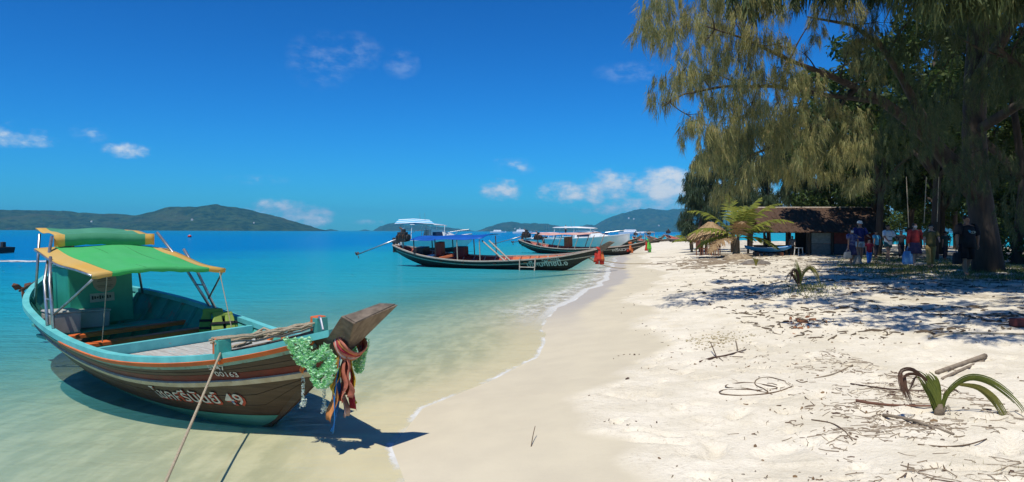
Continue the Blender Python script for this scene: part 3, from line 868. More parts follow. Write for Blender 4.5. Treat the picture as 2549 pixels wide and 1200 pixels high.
def longtail_engine(parent, s, z, y, tip, name='engine', red=False, scale=1.0):
    """car engine on a swivel post with its long propeller shaft; tip = propeller end in boat coordinates"""
    e = empty(name, (s, y, z)); e.parent = parent
    k = scale
    MB().box((0, 0, .20 * k), (.50 * k, .30 * k, .26 * k)).box((.02 * k, 0, .40 * k), (.42 * k, .22 * k, .16 * k)).build('engine_block', M_rust if red else M_dark, e, bevel=.02)
    MB().lathe([(.02, -.05), (.15 * k, -.04), (.15 * k, .04), (.02, .05)], 14, (.31 * k, 0, .24 * k), Matrix.Rotation(math.pi / 2, 3, 'Y')).build('flywheel', M_dark, e)
    MB().tube([(-.1 * k, .12 * k, .46 * k), (-.1 * k, .14 * k, .60 * k), (-.22 * k, .14 * k, .66 * k)], .035 * k, 8).build('exhaust', M_rust, e)
    MB().lathe([(.03, 0), (.09 * k, .01), (.09 * k, .12 * k), (.03, .13 * k)], 12, (.1 * k, -.02, .48 * k)).build('air_filter', M_dark, e)
    for i in range(4): MB().tube([((-.16 + .1 * i) * k, -.12 * k, .40 * k), ((-.16 + .1 * i) * k, -.2 * k, .34 * k), ((-.16 + .1 * i) * k, -.19 * k, .22 * k)], .016 * k, 6).build('manifold_pipe', M_rust if i % 2 else M_dark, e)
    MB().tube([(.25 * k, 0, .3 * k), (.7 * k, .02, .55 * k), (1.0 * k, .02, .56 * k)], .014, 6).build('tiller_handle', M_steel, e)
    MB().tube([(0, 0, -.35 * k), (0, 0, .08 * k)], .05 * k, 8).build('swivel_post', M_steel, e)
    T = Vector(tip) - Vector((s, y, z)); A = Vector((-.25 * k, 0, .18 * k))
    sh = MB().tube([A, A + (T - A) * .5, T], [.04 * k, .03 * k, .026 * k], 8).build('propeller_shaft', M_steel if not red else M_rust, e, smooth=True)
    d = (T - A).normalized(); u, v = frame(d)
    pr = MB()
    for i in range(3):
        a = 2 * math.pi * i / 3 + .5
        r = u * math.cos(a) + v * math.sin(a); q = d.cross(r)
        c = T + r * .10 * k
        pr.poly([T + q * .02, c - q * .06 * k + d * .02, T + r * .19 * k - q * .02, T + r * .18 * k + q * .045 * k, c + q * .05 * k - d * .02])
    pr.build('propeller', M_rust, sh, thick=.012)
    MB().tube([T - d * .02, T + d * .10], [.035, .02], 8).build('propeller_hub', M_rust, sh)
    return e
longtail_engine(hero, -5.9, 1.13, .05, (-7.25, -.2, .93), red=True, scale=.9)

# things on and around the near boat (placed in boat coordinates)
HM = Matrix.Translation((-2.45, 7.3, 0)) @ Matrix.Rotation(YAW, 4, 'Z') @ Matrix.Rotation(R(2.5), 4, 'X')
def hw(s, y, z): return HM @ Vector((s, y, z))
M_cool = mat('grey_plastic', (.42, .42, .39), (.34, .34, .31), .55, 5, wear=((.25, .23, .18), .28, 9))
def chest(s, y, z, sx, sy, sz, label, name='cooler_box', rz=0.0, cat='cooler', m=None):
    o = empty(name, hw(s, y, z), YAW + rz, label, cat)
    MB().box((0, 0, sz * .45), (sx, sy, sz * .9), taper=1.06).build('box', m or M_cool, o, bevel=.02)
    MB().box((0, 0, sz * .95), (sx * 1.1, sy * 1.1, sz * .13)).build('lid', m or M_cool, o, bevel=.02)
    MB().tube([(-.1 * sx, -sy * .56, sz * .7), (0, -sy * .66, sz * .62), (.1 * sx, -sy * .56, sz * .7)], .01, 6).build('handle', M_steel, o)
    return o
chest(-3.98, -.62, .585, .36, .34, .30, 'pale grey lidded cooler by the boat awning posts')
chest(-4.22, -.20, .585, .26, .40, .24, 'low grey box in front of the green cabin', 'storage_box', cat='box')
M_vest = mat('green_vest_fabric', (.26, .36, .06), (.20, .28, .05), .7, 9, bump=.2)
M_black = mat('black_fabric', (.012, .012, .014), (.022, .022, .024), .8, 12)
def vest(s, y, z, rz, lean, label):
    o = empty('life_vest', hw(s, y, z), YAW + rz, label, 'life vest', 'life vests on the boat')
    Mr = Matrix.Rotation(lean, 3, 'Y')
    for sd in (-1, 1):
        mb = MB(); secs = []
        for i in range(9):
            f = i / 8; hh = f * .40; wd = .078 * (1 - .35 * max(0, f - .6) / .4)
            cx = sd * (.078 + .012 * math.sin(4 * f)); th = .045 * (1 - .4 * f)
            q = [Vector((-th, cx - wd * .8, hh)), Vector((-th, cx + wd * .8, hh)), Vector((th, cx + wd, hh)), Vector((th, cx - wd, hh))]
            secs.append([Mr @ p for p in q])
        mb.loft(secs, True); pnl = mb.build('vest_panel', M_vest, o, smooth=False, bevel=.02)
        for hh in (.06, .17, .27): MB().box(Mr @ Vector((.0, sd * .078, hh)), (.102, .165, .03), Mr).build('strap', M_black, pnl)
    MB().box(Mr @ Vector((0, 0, .40)), (.06, .25, .07), Mr).build('collar', M_vest, o, bevel=.025)
    return o
vest(-2.56, .70, .42, -.5, -.28, 'green life vest with black straps propped on the far gunwale')
vest(-2.22, .72, .42, -.2, -.45, 'green life vest slumped lower beside the bulkhead')
# rope wound round the two bollards
mb = MB(); rnd = random.Random(4)
rp = empty('rope_coil', hw(.2, 0, .87), YAW, 'thick rope wound many times around the bow bollards', 'rope')
for k in range(9):
    pts = []; off = (k - 4) * .012; zz = (k % 3) * .022
    for i in range(13):
        f = i / 12
        pts.append((-.07 - .06 * (k % 2) + f * .19 + off, -.57 + f * 1.06, -.02 + zz + f * .10 - .035 * math.sin(math.pi * f) * rnd.uniform(.4, 1.4)))
    MB().tube(pts, .011, 6).build('rope_turn', M_rope, rp)
MB().tube([(-.15, -.12, .02), (-.10, -.05, .07), (-.02, -.03, .05), (.03, -.09, .0), (-.04, -.16, -.03), (-.13, -.12, .0), (-.08, .0, .05)], .013, 6).build('rope_knot', M_rope, rp)
MB().tube([(-.15, -.1, 0), (-.25, -.18, -.08), (-.32, -.28, -.11), (-.22, -.36, -.10), (-.1, -.3, -.08), (-.05, -.2, -.05)], .011, 6).build('rope_tail', M_rope, rp)
a = hw(.13, -.50, .80); b_ = Vector((-1.28, 1.2, 0.02))
mb = MB(); mb.tube([a + (b_ - a) * f - Vector((0, 0, .09 * math.sin(math.pi * f))) for f in [i / 24 for i in range(25)]], .0105, 7)
o = mb.build('mooring_rope', M_rope, smooth=True); tag(o, 'taut pale mooring rope running from the bow bollard to the shore', 'rope')
# flower garlands on the prow
M_gar = mat('pale_green_petals', (.30, .72, .28), (.55, .82, .55), .6, 30, trans=.25, lo=.4, hi=.6)
M_garw = mat('white_petals', (.62, .74, .62), (.75, .78, .72), .6, 30)
def petals(mb, pts, rad, n, rnd, size=.030):
    pts = [Vector(p) for p in pts]
    for i in range(n):
        f = i / n * (len(pts) - 1); a = int(f); p = pts[a].lerp(pts[min(a + 1, len(pts) - 1)], f - a)
        th = rnd.uniform(0, 6.28); d = Vector((math.cos(th), math.sin(th), rnd.uniform(-.4, .4))).normalized()
        u, v = frame(d); c = p + d * rad * rnd.uniform(.6, 1.1); s_ = size * rnd.uniform(.7, 1.2)
        mb.poly([c - u * s_ * .7, c + v * s_ * .5 + d * s_ * .4, c + u * s_ * .7, c - v * s_ * .5 + d * s_ * .2])
gar = empty('flower_garland', hw(1.0, 0, .9), YAW, 'pale green flower garlands draped over the near boat prow', 'garland')
rnd = random.Random(8)
GA = Vector((1.0, 0, .9))
for k in range(10):
    f = k / 9
    a = Vector((.93 + .24 * f, -.26 + .08 * f, .95 + .01 * f)); c = Vector((1.36 + .015 * k, -.12, .93 - .02 * k)); 
    low = .15 + .05 * math.sin(k * 1.7) + .13 * f
    pts = []
    for i in range(13):
        g = i / 12; p = a.lerp(c, g); p.z -= low * math.sin(math.pi * g) * (1.1 - .3 * g); p.y -= .05 + .02 * math.sin(k); pts.append(p - GA)
    mb = MB(); petals(mb, pts, .026, 190, rnd, .026); mb.build('garland_strand', M_gar, gar)
for k in range(4):
    a = Vector((1.2, .12, .93)); c = Vector((1.46, .10, .90 + .02 * k))
    pts = []
    for i in range(9):
        g = i / 8; p = a.lerp(c, g); p.z -= (.16 + .05 * k) * math.sin(math.pi * g); p.y += .07; pts.append(p - GA)
    mb = MB(); petals(mb, pts, .026, 120, rnd, .026); mb.build('garland_strand', M_gar, gar)
for (p, L) in (((.98, -.16, .60), .22), ((1.22, -.10, .60), .24)):
    p = Vector(p) - GA
    mb = MB(); petals(mb, [p, p - Vector((.01, 0, L * .6)), p - Vector((0, 0, L))], .012, 60, rnd, .016); petals(mb, [p - Vector((0, 0, L)), p - Vector((.02, 0, L + .05))], .026, 30, rnd, .022); mb.build('garland_tail', M_garw, gar)
MB().box(Vector((1.1, -.24, .72)) - GA, (.05, .02, .13), Matrix.Rotation(.5, 3, 'Y')).build('orange_flower', mat('orange_petals', (.62, .17, .03), None, .6, 9), gar, bevel=.008)
# sacred ribbons knotted under the prow block
rib = empty('prow_ribbons', hw(1.43, 0, .88), YAW, 'bright red yellow and blue ribbons tied under the near boat prow', 'ribbons')
RC = [('faded_red_cloth', (.60, .20, .13)), ('yellow_cloth', (.66, .47, .05)), ('pale_pink_cloth', (.60, .42, .36)), ('blue_cloth', (.02, .22, .62)), ('crimson_cloth', (.42, .03, .05)), ('orange_cloth', (.68, .28, .09))]
RM = [mat(n_, c_, None, .75, 14, trans=.2) for n_, c_ in RC]
def ribbon(p0, p1, wd, mt, k, waves=2.0, amp=.02, name='ribbon'):
    p0 = Vector(p0); p1 = Vector(p1); mb = MB(); secs = []
    n = 14
    for i in range(n + 1):
        f = i / n; p = p0.lerp(p1, f) + Vector((math.sin(waves * 6.28 * f + k) * amp * f, math.cos(waves * 5 * f + k * 2) * amp * f, 0))
        tw = .5 * math.sin(3 * f + k); w_ = wd * (.45 + .75 * f - .35 * max(0, f - .8) * 5 * (k % 2))
        d = Vector((math.cos(tw * .6 - .5), math.sin(tw * .6 - .5), 0)) * w_ * .8; m_ = Vector((-d.y, d.x, 0)) * .35 * math.sin(4 * f + 2 * k)
        secs.append([p - d, p - d * .3 + m_, p + d * .3 - m_, p + d])
    mb.loft(secs); return mb.build(name, mt, rib, smooth=True, thick=.003)
for k, (mi, x0, y0, L, wd) in enumerate(((0, .02, -.02, .44, .07), (1, -.03, -.05, .40, .06), (2, -.03, .0, .58, .05), (3, -.01, -.05, .70, .075), (4, .05, .02, .52, .06), (0, .06, -.01, .40, .08), (5, -.03, -.06, .60, .06), (1, .07, .02, .46, .045))):
    ribbon((x0 * .5, y0 - .03, -.02), (x0 + .02 * (k % 3 - 1), y0 * 2 - .03, -L), wd * 1.45, RM[mi], k)
for k in range(6):
    mb = MB(); secs = []
    uu = Vector((.62, 0, -.78)); nn_ = Vector((.78, 0, .62))
    for i in range(21):
        a = math.pi * 2 * i / 20
        c = Vector((.015, 0, .04)) + uu * .125 * math.cos(a) + Vector((0, .118, 0)) * math.sin(a) + nn_ * (-.05 + .022 * k + .012 * math.sin(3 * a + k))
        o_ = (uu * math.cos(a) + Vector((0, 1, 0)) * math.sin(a)) * (.008 + .004 * (k % 2))
        secs.append([c - nn_ * .016, c + o_, c + nn_ * .016])
    mb.loft(secs); mb.build('ribbon_wrap', RM[(0, 2, 0, 4, 5, 0)[k]], rib, smooth=True, thick=.004)
# ------------------------------------------------------------------ the other boats
M_black_hull = mat('black_hull_paint', (.035, .030, .026), (.020, .018, .016), .45, 3, stretch=(.5, 1, 6), bump=.15, wear=((.08, .07, .055), .3, 5))
M_redin = mat('red_inner_paint', (.40, .06, .035), (.30, .045, .03), .5, 4, wear=((.5, .14, .04), .34, 4))
M_orin = mat('orange_inner_paint', (.62, .17, .06), (.52, .13, .05), .5, 4)
M_cream = mat('cream_trim_paint', (.55, .45, .36), (.42, .33, .26), .6, 6)
M_blue_tarp = mat('blue_tarpaulin', (.015, .12, .50), (.01, .09, .38), .45, 2, bump=.15, bscale=5, trans=.15)
M_pink_tarp = mat('faded_pink_tarpaulin', (.66, .30, .24), (.70, .46, .38), .6, 2, bump=.15, bscale=5, trans=.15)
M_pole = mat('bare_wood_pole', (.50, .44, .36), (.36, .30, .23), .8, 8, stretch=(1, 1, 3))
def sheet_awning(parent, name, s0, s1, w_, z0, z1, mt, sag=.06, camber=.10):
    mb = MB(); ns, ny = 12, 8
    for i in range(ns + 1):
        f = i / ns
        for j in range(ny + 1):
            yy = -1 + 2 * j / ny
            mb.v.append((s0 + (s1 - s0) * f, w_ * yy, z0 + (z1 - z0) * f + camber * (1 - yy * yy) - sag * math.sin(math.pi * f * 2) ** 2 * (.6 + .4 * yy * yy)))
    for i in range(ns):
        for j in range(ny):
            a = i * (ny + 1) + j; mb.face(a, a + 1, a + ny + 2, a + ny + 1)
    return mb.build(name, mt, parent, smooth=True, thick=.012)
def ribbons_on(loc, label, cols, L=.6, rz=0.0, group=None):
    o = empty('prow_ribbons', loc, rz, label, 'ribbons', group)
    for k, cmat in enumerate(cols):
        a = k * 2.4; p = Vector((.09 * math.cos(a), .09 * math.sin(a), 0))
        mb = MB(); secs = []
        for i in range(7):
            f = i / 6; w_ = .05 + .06 * f; c = p * (1 + f * .8) + Vector((.03 * math.sin(4 * f + k), 0, -L * f * (1 - .12 * (k % 3))))
            d = Vector((math.cos(a * 1.3), math.sin(a * 1.3), 0)) * w_
            secs.append([c - d, c + Vector((0, 0, 0)), c + d])
        mb.loft(secs); mb.build('ribbon', cmat, o, smooth=True, thick=.01)
    mb = MB().lathe([(.10, -.06), (.15, -.03), (.15, .05), (.10, .08)], 10); mb.build('ribbon_wrap', cols[0], o)
    return o
def longtail(name, label, foot, ang, tab, hull_m, inner_m, rail_m, heel=0.0, ribs=None, stripe=True, prow=True):
    o = empty(name, foot, ang, label, 'boat'); o.rotation_euler = (heel, 0, ang)
    h = Hull(tab)
    build_hull(o, h, lambda *a: 0, [hull_m], inner_m, rail_m, nst=44, ribs=ribs, rib_mat=M_cream, floor_mat=inner_m, floor_z=.05)
    ss = [h.s0 + .3 + (h.s1 - h.s0 - .5) * i / 36 for i in range(37)]
    if stripe:
        for side in (-1, 1):
            mb = MB(); sweep_stripe(mb, h, ss, lambda s: h.zg(s) - .20 - .05 * max(0, s), lambda s: h.zg(s) - .155 - .05 * max(0, s), side, -.005, .02); mb.build('rubbing_strake', M_cream, o)
    if prow:
        s1, z1, zk = h.s1, h.zg(h.s1), h.zk(h.s1); w1 = h.w(h.s1)
        mb = MB(); mb.v = [(s1 - .35, -w1, z1 - .1), (s1 - .35, w1, z1 - .1), (s1 + .1, w1 * .4, zk), (s1 + .1, -w1 * .4, zk),
                           (s1 + .55, -w1 * .9, z1 + .38), (s1 + .55, w1 * .9, z1 + .38), (s1 + .82, w1 * .8, z1 + .34), (s1 + .82, -w1 * .8, z1 + .34)]
        for q in ((0, 1, 2, 3), (0, 4, 5, 1), (1, 5, 6, 2), (2, 6, 7, 3), (3, 7, 4, 0), (4, 7, 6, 5)): mb.face(*q)
        mb.build('prow_block', M_prow, o, bevel=.01)
    return o, h
# the dark boat with the blue tarpaulin
T2 = [(-10.0, .14, 1.10, .80, .8), (-9.1, .52, .92, .35, .7), (-7.8, .82, .68, -.05, .64), (-6.2, .98, .52, -.2, .6), (-4.6, 1.02, .46, -.24, .6), (-3.0, .95, .50, -.22, .62), (-1.5, .78, .58, -.16, .66), (0, .52, .72, -.02, .74), (1.0, .30, .90, .50, .82), (1.7, .14, 1.05, .84, .9)]
A2 = math.atan2(-.439, .899)
b2, H2 = longtail('longtail_boat', 'long black longtail boat with orange inside and blue tarpaulin roof', (2.6, 35.5, .02), A2, T2, M_black_hull, M_redin, M_cream, heel=R(6), ribs=(-8.6, .6, .62))
sheet_awning(b2, 'tarpaulin_roof', -8.3, -4.0, .95, 1.50, 1.62, M_blue_tarp)
for s in (-8.1, -6.8, -5.5, -4.2):
    for sd in (-1, 1): MB().tube([(s, sd * .9, H2.zg(s) - .05), (s, sd * .88, 1.56)], .03, 6).build('roof_post', M_dark if s < -6 else M_pole, b2)
for (s, ds) in ((-4.1, 1.3), (-3.7, 1.2)): MB().tube([(s, -.8, 1.5), (s + ds, -.92, H2.zg(s + ds))], .04, 6).build('slanted_pole', M_pole, b2)
for s in (-6.5, -5.2, -3.4, -1.8, -.6): MB().box((s, 0, H2.zg(s) - .12), (.16, 2 * H2.w(s) - .1, .05)).build('thwart', M_orin if s > -3 else M_redin, b2)
for k in range(7):
    s = -3.2 + k * .52
    mb = MB(); secs = []
    for ds in (0, .46):
        secs.append([H2.pt(s + ds, .55, 1, inset=.09), H2.pt(s + ds, .97, 1, inset=.07)])
    mb.loft(secs); mb.build('side_panel', M_orin, b2, thick=.015)
MB().box((-7.1, .1, .95), (.34, .42, .7)).build('engine_casing', M_redin, b2, bevel=.02)
MB().box((-8.2, 0, .80), (.55, .7, .45)).build('stern_box', M_dark, b2, bevel=.02)
MB().box((-5.9, .2, .80), (.6, .5, .5)).build('maroon_box', mat('maroon_box_paint', (.16, .03, .03), None, .6, 4), b2, bevel=.02)
MB().box((-7.5, -.55, .62), (.9, .25, .10), Matrix.Rotation(-.15, 3, 'Y')).build('blue_board', mat('pale_blue_board', (.25, .48, .66), None, .5, 4), b2)
MB().box((-6.3, -.65, .62), (.8, .22, .14), Matrix.Rotation(-.2, 3, 'Y')).build('orange_board', M_orin, b2, bevel=.02)
longtail_engine(b2, -9.4, 1.22, 0, (-12.1, -.5, .62), scale=1.25)
hull_text(b2, 'boat_name', H2, 'ปไพบภัทชนี.๑', -1.75, .25, lambda s: .20 + .05 * (s + 1.8), .26, -1, M_letter, bold=.03, out=.02)
hull_text(b2, 'registration_number', H2, '5117 00248', -.95, -.1, lambda s: .515 + .07 * (s + 1), .09, -1, M_letter, bold=.01, out=.02)
lad = empty('boat_ladder', (0, 0, 0), 0, 'pale wooden boarding ladder hooked over the black boat side', 'ladder')
lad.matrix_world = Matrix.Translation((2.6, 35.5, .02)) @ Matrix.Rotation(A2, 4, 'Z') @ Matrix.Rotation(R(6), 4, 'X')
for s in (-2.0, -1.22): MB().tube([H2.pt(s, 1, -1, out=.05) + Vector((0, 0, .12)), H2.pt(s, 1, -1, out=.09), Vector((s, -1.02, -.18))], .028, 6).build('ladder_rail', M_cream, lad)
for z in (.02, .24): MB().tube([(-2.0, -.97 - .05 * (z < .1), z), (-1.22, -.95 - .05 * (z < .1), z)], .024, 6).build('ladder_rung', M_cream, lad)
B2M = Matrix.Translation((2.6, 35.5, .02)) @ Matrix.Rotation(A2, 4, 'Z') @ Matrix.Rotation(R(6), 4, 'X')
R_red = mat('red_prow_cloth', (.62, .05, .03), None, .7, 9); R_or = mat('orange_prow_cloth', (.70, .18, .05), None, .7, 9)
R_grn = mat('green_prow_cloth', (.14, .55, .08), None, .7, 9); R_wht = mat('white_prow_cloth', (.66, .62, .58), None, .7, 9)
ribbons_on(B2M @ Vector((1.75, 0, 1.08)), 'red and orange ribbons tied on the black boat prow', [R_red, R_or, R_red, R_wht, R_red, R_or, R_red], .75)
# its bow lines to the beach
for k, (px, py) in enumerate(((1560, 668), (1625, 655))):
    a = B2M @ Vector((.9 - k * .4, -.25, .88)); g = ground(px, py)
    mb = MB().tube([a + (g - a) * (i / 12) - Vector((0, 0, .22 * math.sin(math.pi * i / 12))) for i in range(13)], .022, 5)
    tag(mb.build('bow_line', M_rope), ['slack bow line from the black boat to the wet sand', 'longer bow line from the black boat up the beach'][k], 'rope')
# the boat behind with the pink roof
T3 = [(a * 1.02, b_ * 1.05, c * 1.03, d_, e) for a, b_, c, d_, e in T2]
A3 = math.atan2(-.56, .83)
b3, H3 = longtail('longtail_boat', 'dark longtail boat with faded pink roof behind the black boat', (9.1, 58.5, .02), A3, T3, M_black_hull, M_redin, M_cream, heel=R(3), ribs=(-8.6, .6, .7))
sheet_awning(b3, 'tarpaulin_roof', -7.6, -2.6, 1.0, 1.62, 1.72, M_pink_tarp)
for s in (-7.4, -5.8, -4.2, -2.8):
    for sd in (-1, 1): MB().tube([(s, sd * .92, H3.zg(s) - .05), (s + .5, sd * .9, 1.64)], .035, 6).build('roof_post', M_cream, b3)
for s in (-6.5, -4.8, -3.0, -1.2): MB().box((s, 0, H3.zg(s) - .1), (.18, 2 * H3.w(s) - .1, .05)).build('thwart', M_redin, b3)
MB().box((-5.3, .1, 1.0), (.5, .6, .8)).build('engine_casing', mat('orange_casing', (.45, .16, .06), None, .6, 4), b3, bevel=.02)
longtail_engine(b3, -9.5, 1.22, 0, (-12.6, -.6, .75), scale=1.3)
longtail_engine(b3, -8.4, 1.05, .2, (-11.2, .5, .85), name='spare_engine', scale=1.2)
hull_text(b3, 'boat_name', H3, 'ศรีนวล', -.9, .5, lambda s: .32 + .08 * (s + .9), .22, -1, M_letter, bold=.03, out=.02)
B3M = Matrix.Translation((9.1, 58.5, .02)) @ Matrix.Rotation(A3, 4, 'Z') @ Matrix.Rotation(R(3), 4, 'X')
ribbons_on(B3M @ Vector((1.95, 0, 1.22)), 'green and red ribbons on the prow farthest up the beach', [R_grn, R_red, R_grn, R_wht, R_red, R_grn], .95)
ribbons_on(B3M @ Vector((.55, -.3, 1.0)), 'rust red cloth hanging over the far boat bow rail', [R_or, R_red, R_or], .8)
# farther boats drawn up along the shore
def far_boat(Y, px0, px1, label, roof=None, zoff=0.0):
    a = at(px0, 596, Y); c = at(px1, 596, Y * .94)
    L = math.hypot(c.x - a.x, c.y - a.y); ang = math.atan2(c.y - a.y, c.x - a.x); k = L / 12.2
    tab = [(s * k, w_ * 1.1, zg, zk, p) for s, w_, zg, zk, p in T2]
    o, h = longtail('longtail_boat', label, (c.x - math.cos(ang) * 2.0 * k, c.y - math.sin(ang) * 2.0 * k, zoff), ang, tab, M_black_hull, M_redin, M_cream, ribs=None)
    if roof:
        sheet_awning(o, 'tarpaulin_roof', -7 * k, -3 * k, 1.0, 1.75, 1.8, roof)
        for s in (-6.8 * k, -5 * k, -3.2 * k):
            for sd in (-1, 1): MB().tube([(s, sd * .9, .4), (s, sd * .9, 1.8)], .04, 5).build('roof_post', M_cream, o)
    longtail_engine(o, h.s0 + .6, 1.2, 0, (h.s0 - 1.8, .3, .7), scale=1.2)
    return o
far_boat(100, 1470, 1590, 'far longtail boat without a roof near the water edge', None)
far_boat(118, 1575, 1650, 'small far longtail boat with a low roof beyond the ribbons', M_white)
far_boat(128, 1608, 1695, 'farthest dark longtail hull lying on the sand spit', None, .1)
far_boat(112, 1655, 1742, 'dark longtail hull beached next to the straw parasol', None, .35)

# speedboats
M_gel = mat('white_gelcoat', (.80, .80, .78), (.72, .73, .73), .25, 2, spec=.5)
M_navy = mat('navy_glass', (.012, .022, .05), (.02, .035, .07), .12, 4, spec=.6)
M_striped = None
def stripe_mat(name, c1, c2, freq):
    m = bpy.data.materials.new(name); m.use_nodes = True; t = NT(m.node_tree); b_ = t.n['Principled BSDF']
    sp = t.node('ShaderNodeSeparateXYZ'); t.put(sp.inputs[0], t.node('ShaderNodeTexCoord').outputs['Object'])
    fr_ = t.math('FRACT', t.math('MULTIPLY', sp.outputs[1], freq))
    t.put(b_.inputs['Base Color'], t.mix(t.math('GREATER_THAN', fr_, .55), c1, c2)); b_.inputs['Roughness'].default_value = .6
    return m
M_striped = stripe_mat('blue_white_striped_canvas', (.03, .38, .70), (.62, .72, .78), 1.9)
def speedboat(name, label, loc, ang, L, hull_m, band_m, roof_m, roof_z=2.3, hardtop=True, cabin=True):
    o = empty(name, loc, ang, label, 'speedboat'); k = L / 9.0
    tab = [(-4.5, 1.15, 1.0, -.3, .45), (-3, 1.22, 1.0, -.35, .45), (-1, 1.25, 1.08, -.35, .48), (1, 1.18, 1.2, -.3, .55), (2.6, .85, 1.36, -.1, .7), (3.8, .42, 1.5, .4, .85), (4.6, .06, 1.6, .95, .95)]
    h = Hull([(s * k, w_, zg, zk, p) for s, w_, zg, zk, p in tab])
    mats = [hull_m, band_m]
    build_hull(o, h, lambda s, z, zg, t_: 1 if z < .35 else 0, mats, M_gel, M_gel, nst=30, rail=(.16, .05))
    ss = [h.s0 + (h.s1 - h.s0) * i / 20 for i in range(21)]
    mb = MB(); mb.loft([[(s, -h.w(s) + .1, h.zg(s) - .05), (s, 0, h.zg(s) + .04), (s, h.w(s) - .1, h.zg(s) - .05)] for s in ss if s > .8 * k and h.w(s) > .15]); mb.build('foredeck', M_gel, o, smooth=True)
    if cabin:
        c = [(-1.2 * k, .95, 1.0), (.6 * k, .95, 1.1), (2.4 * k, .55, 1.35)]
        mb = MB(); mb.loft([[(-1.2 * k, -.98, 1.0), (-1.0 * k, -.8, 1.95), (-1.0 * k, .8, 1.95), (-1.2 * k, .98, 1.0)],
                            [(.6 * k, -.95, 1.1), (.4 * k, -.75, 1.95), (.4 * k, .75, 1.95), (.6 * k, .95, 1.1)],
                            [(2.5 * k, -.45, 1.35), (2.3 * k, -.4, 1.42), (2.3 * k, .4, 1.42), (2.5 * k, .45, 1.35)]]); mb.build('cabin', M_gel, o, smooth=False, thick=.04)
        for sd in (-1, 1):
            mb = MB().poly([(-.9 * k, sd * .975, 1.25), (.55 * k, sd * .945, 1.28), (.42 * k, sd * .83, 1.75), (-.85 * k, sd * .87, 1.75)]); mb.build('side_window', M_navy, o, thick=.015)
        mb = MB().poly([(.62 * k, -.72, 1.80), (1.75 * k, -.50, 1.56), (1.75 * k, .50, 1.56), (.62 * k, .72, 1.80)]); mb.build('windscreen', M_navy, o, thick=.02)
    if hardtop:
        mb = MB(); mb.loft([[(-3.6 * k, -1.05, roof_z), (-3.6 * k, 0, roof_z + .10), (-3.6 * k, 1.05, roof_z)], [(-1 * k, -1.1, roof_z + .02), (-1 * k, 0, roof_z + .14), (-1 * k, 1.1, roof_z + .02)], [(.9 * k, -.9, roof_z - .08), (.9 * k, 0, roof_z + .02), (.9 * k, .9, roof_z - .08)]]); mb.build('hard_top', roof_m, o, smooth=True, thick=.07)
        for s in (-3.4 * k, -1.2 * k, .6 * k):
            for sd in (-1, 1): MB().tube([(s - .1, sd * 1.02, 1.0), (s, sd * .95, roof_z)], .03, 6).build('roof_post', M_gel, o)
    for sd in (-1, 1): MB().tube([(1.6 * k, sd * .95, 1.3), (2.2 * k, sd * .85, 1.75), (3.6 * k, sd * .42, 1.95), (4.3 * k, sd * .12, 2.0)], .02, 6).build('bow_rail', M_steel, o)
    for y in (-.35, .35):
        e = MB().box((-4.85 * k, y, 1.0), (.4, .42, .5), taper=.8).build('outboard_motor', M_dark, o, bevel=.06)
        MB().box((-4.9 * k, y, .4), (.18, .16, .9)).build('motor_leg', M_dark, e)
    for y in (-.6, .6): MB().tube([(-1.6 * k, y, roof_z), (-1.7 * k, y, roof_z + 1.1)], .012, 5).build('antenna', M_steel, o)
    return o
pA = at(1085, 600, 66)
spA = speedboat('speedboat', 'white and black speedboat with blue striped canopy behind the stern engine', (pA.x, pA.y, .05), R(28), 7.0, M_gel, M_black_hull, M_gel, 2.35)
cv = empty('sun_canopy', (pA.x - 1.9, pA.y - .8, 2.62), R(12), 'pale blue striped canvas canopy raised over the white speedboat', 'canopy')
mb = MB(); mb.loft([[(-1.75, -1.2, -.12), (-1.3, 0, .26), (-1.5, 1.2, -.12)], [(0, -1.35, -.05), (0, 0, .34), (0, 1.35, -.05)], [(1.75, -1.2, -.12), (1.4, 0, .24), (1.6, 1.2, -.12)]]); mb.build('canvas', M_striped, cv, thick=.03)
for x in (-1.1, 1.2):
    for y in (-.9, .9): MB().tube([(x, y, -1.85), (x, y, 0)], .03, 6).build('canopy_post', M_steel, cv)
pB = at(1462, 600, 82)
spB = speedboat('speedboat', 'large white speedboat with navy windows moored behind the pink roof', (pB.x, pB.y, .05), R(-22), 9.4, M_gel, M_gel, M_gel, 2.2)
MB().box((1.5, 0, 1.62), (1.6, .9, .12)).build('navy_cover', mat('navy_canvas', (.015, .03, .13), None, .7, 4), spB, bevel=.03)
pC = at(1395, 598, 92)
spC = speedboat('speedboat', 'white speedboat with a long red trimmed hard top in mid group', (pC.x, pC.y, .05), R(-18), 9.0, M_gel, M_gel, mat('red_white_top', (.72, .25, .20), (.75, .6, .55), .4, 1.5), 1.52, cabin=False)
for (px, Yd, lb, L) in ((1300, 620, 'tiny white ferry under the central blue hills', 16), (1572, 520, 'tiny white cruiser far out below the mountain', 18), (1240, 900, 'speck of a white boat on the far horizon water', 20)):
    p = at(px, 580, Yd); o = empty('distant_boat', (p.x, p.y, 0), R(8), lb, 'boat')
    mb = MB(); mb.loft([[(-L / 2, -1.8, .0), (-L / 2, -2, 1.6), (-L / 2, 2, 1.6), (-L / 2, 1.8, 0)], [(L * .3, -1.6, 0), (L * .3, -2, 1.8), (L * .3, 2, 1.8), (L * .3, 1.6, 0)], [(L / 2, -.1, .4), (L / 2, -.2, 2.2), (L / 2, .2, 2.2), (L / 2, .1, .4)]], True); mb.build('hull', M_gel, o)
    MB().box((-1, 0, 2.5), (L * .5, 2.8, 1.8), taper=.85).build('cabin', M_gel, o)
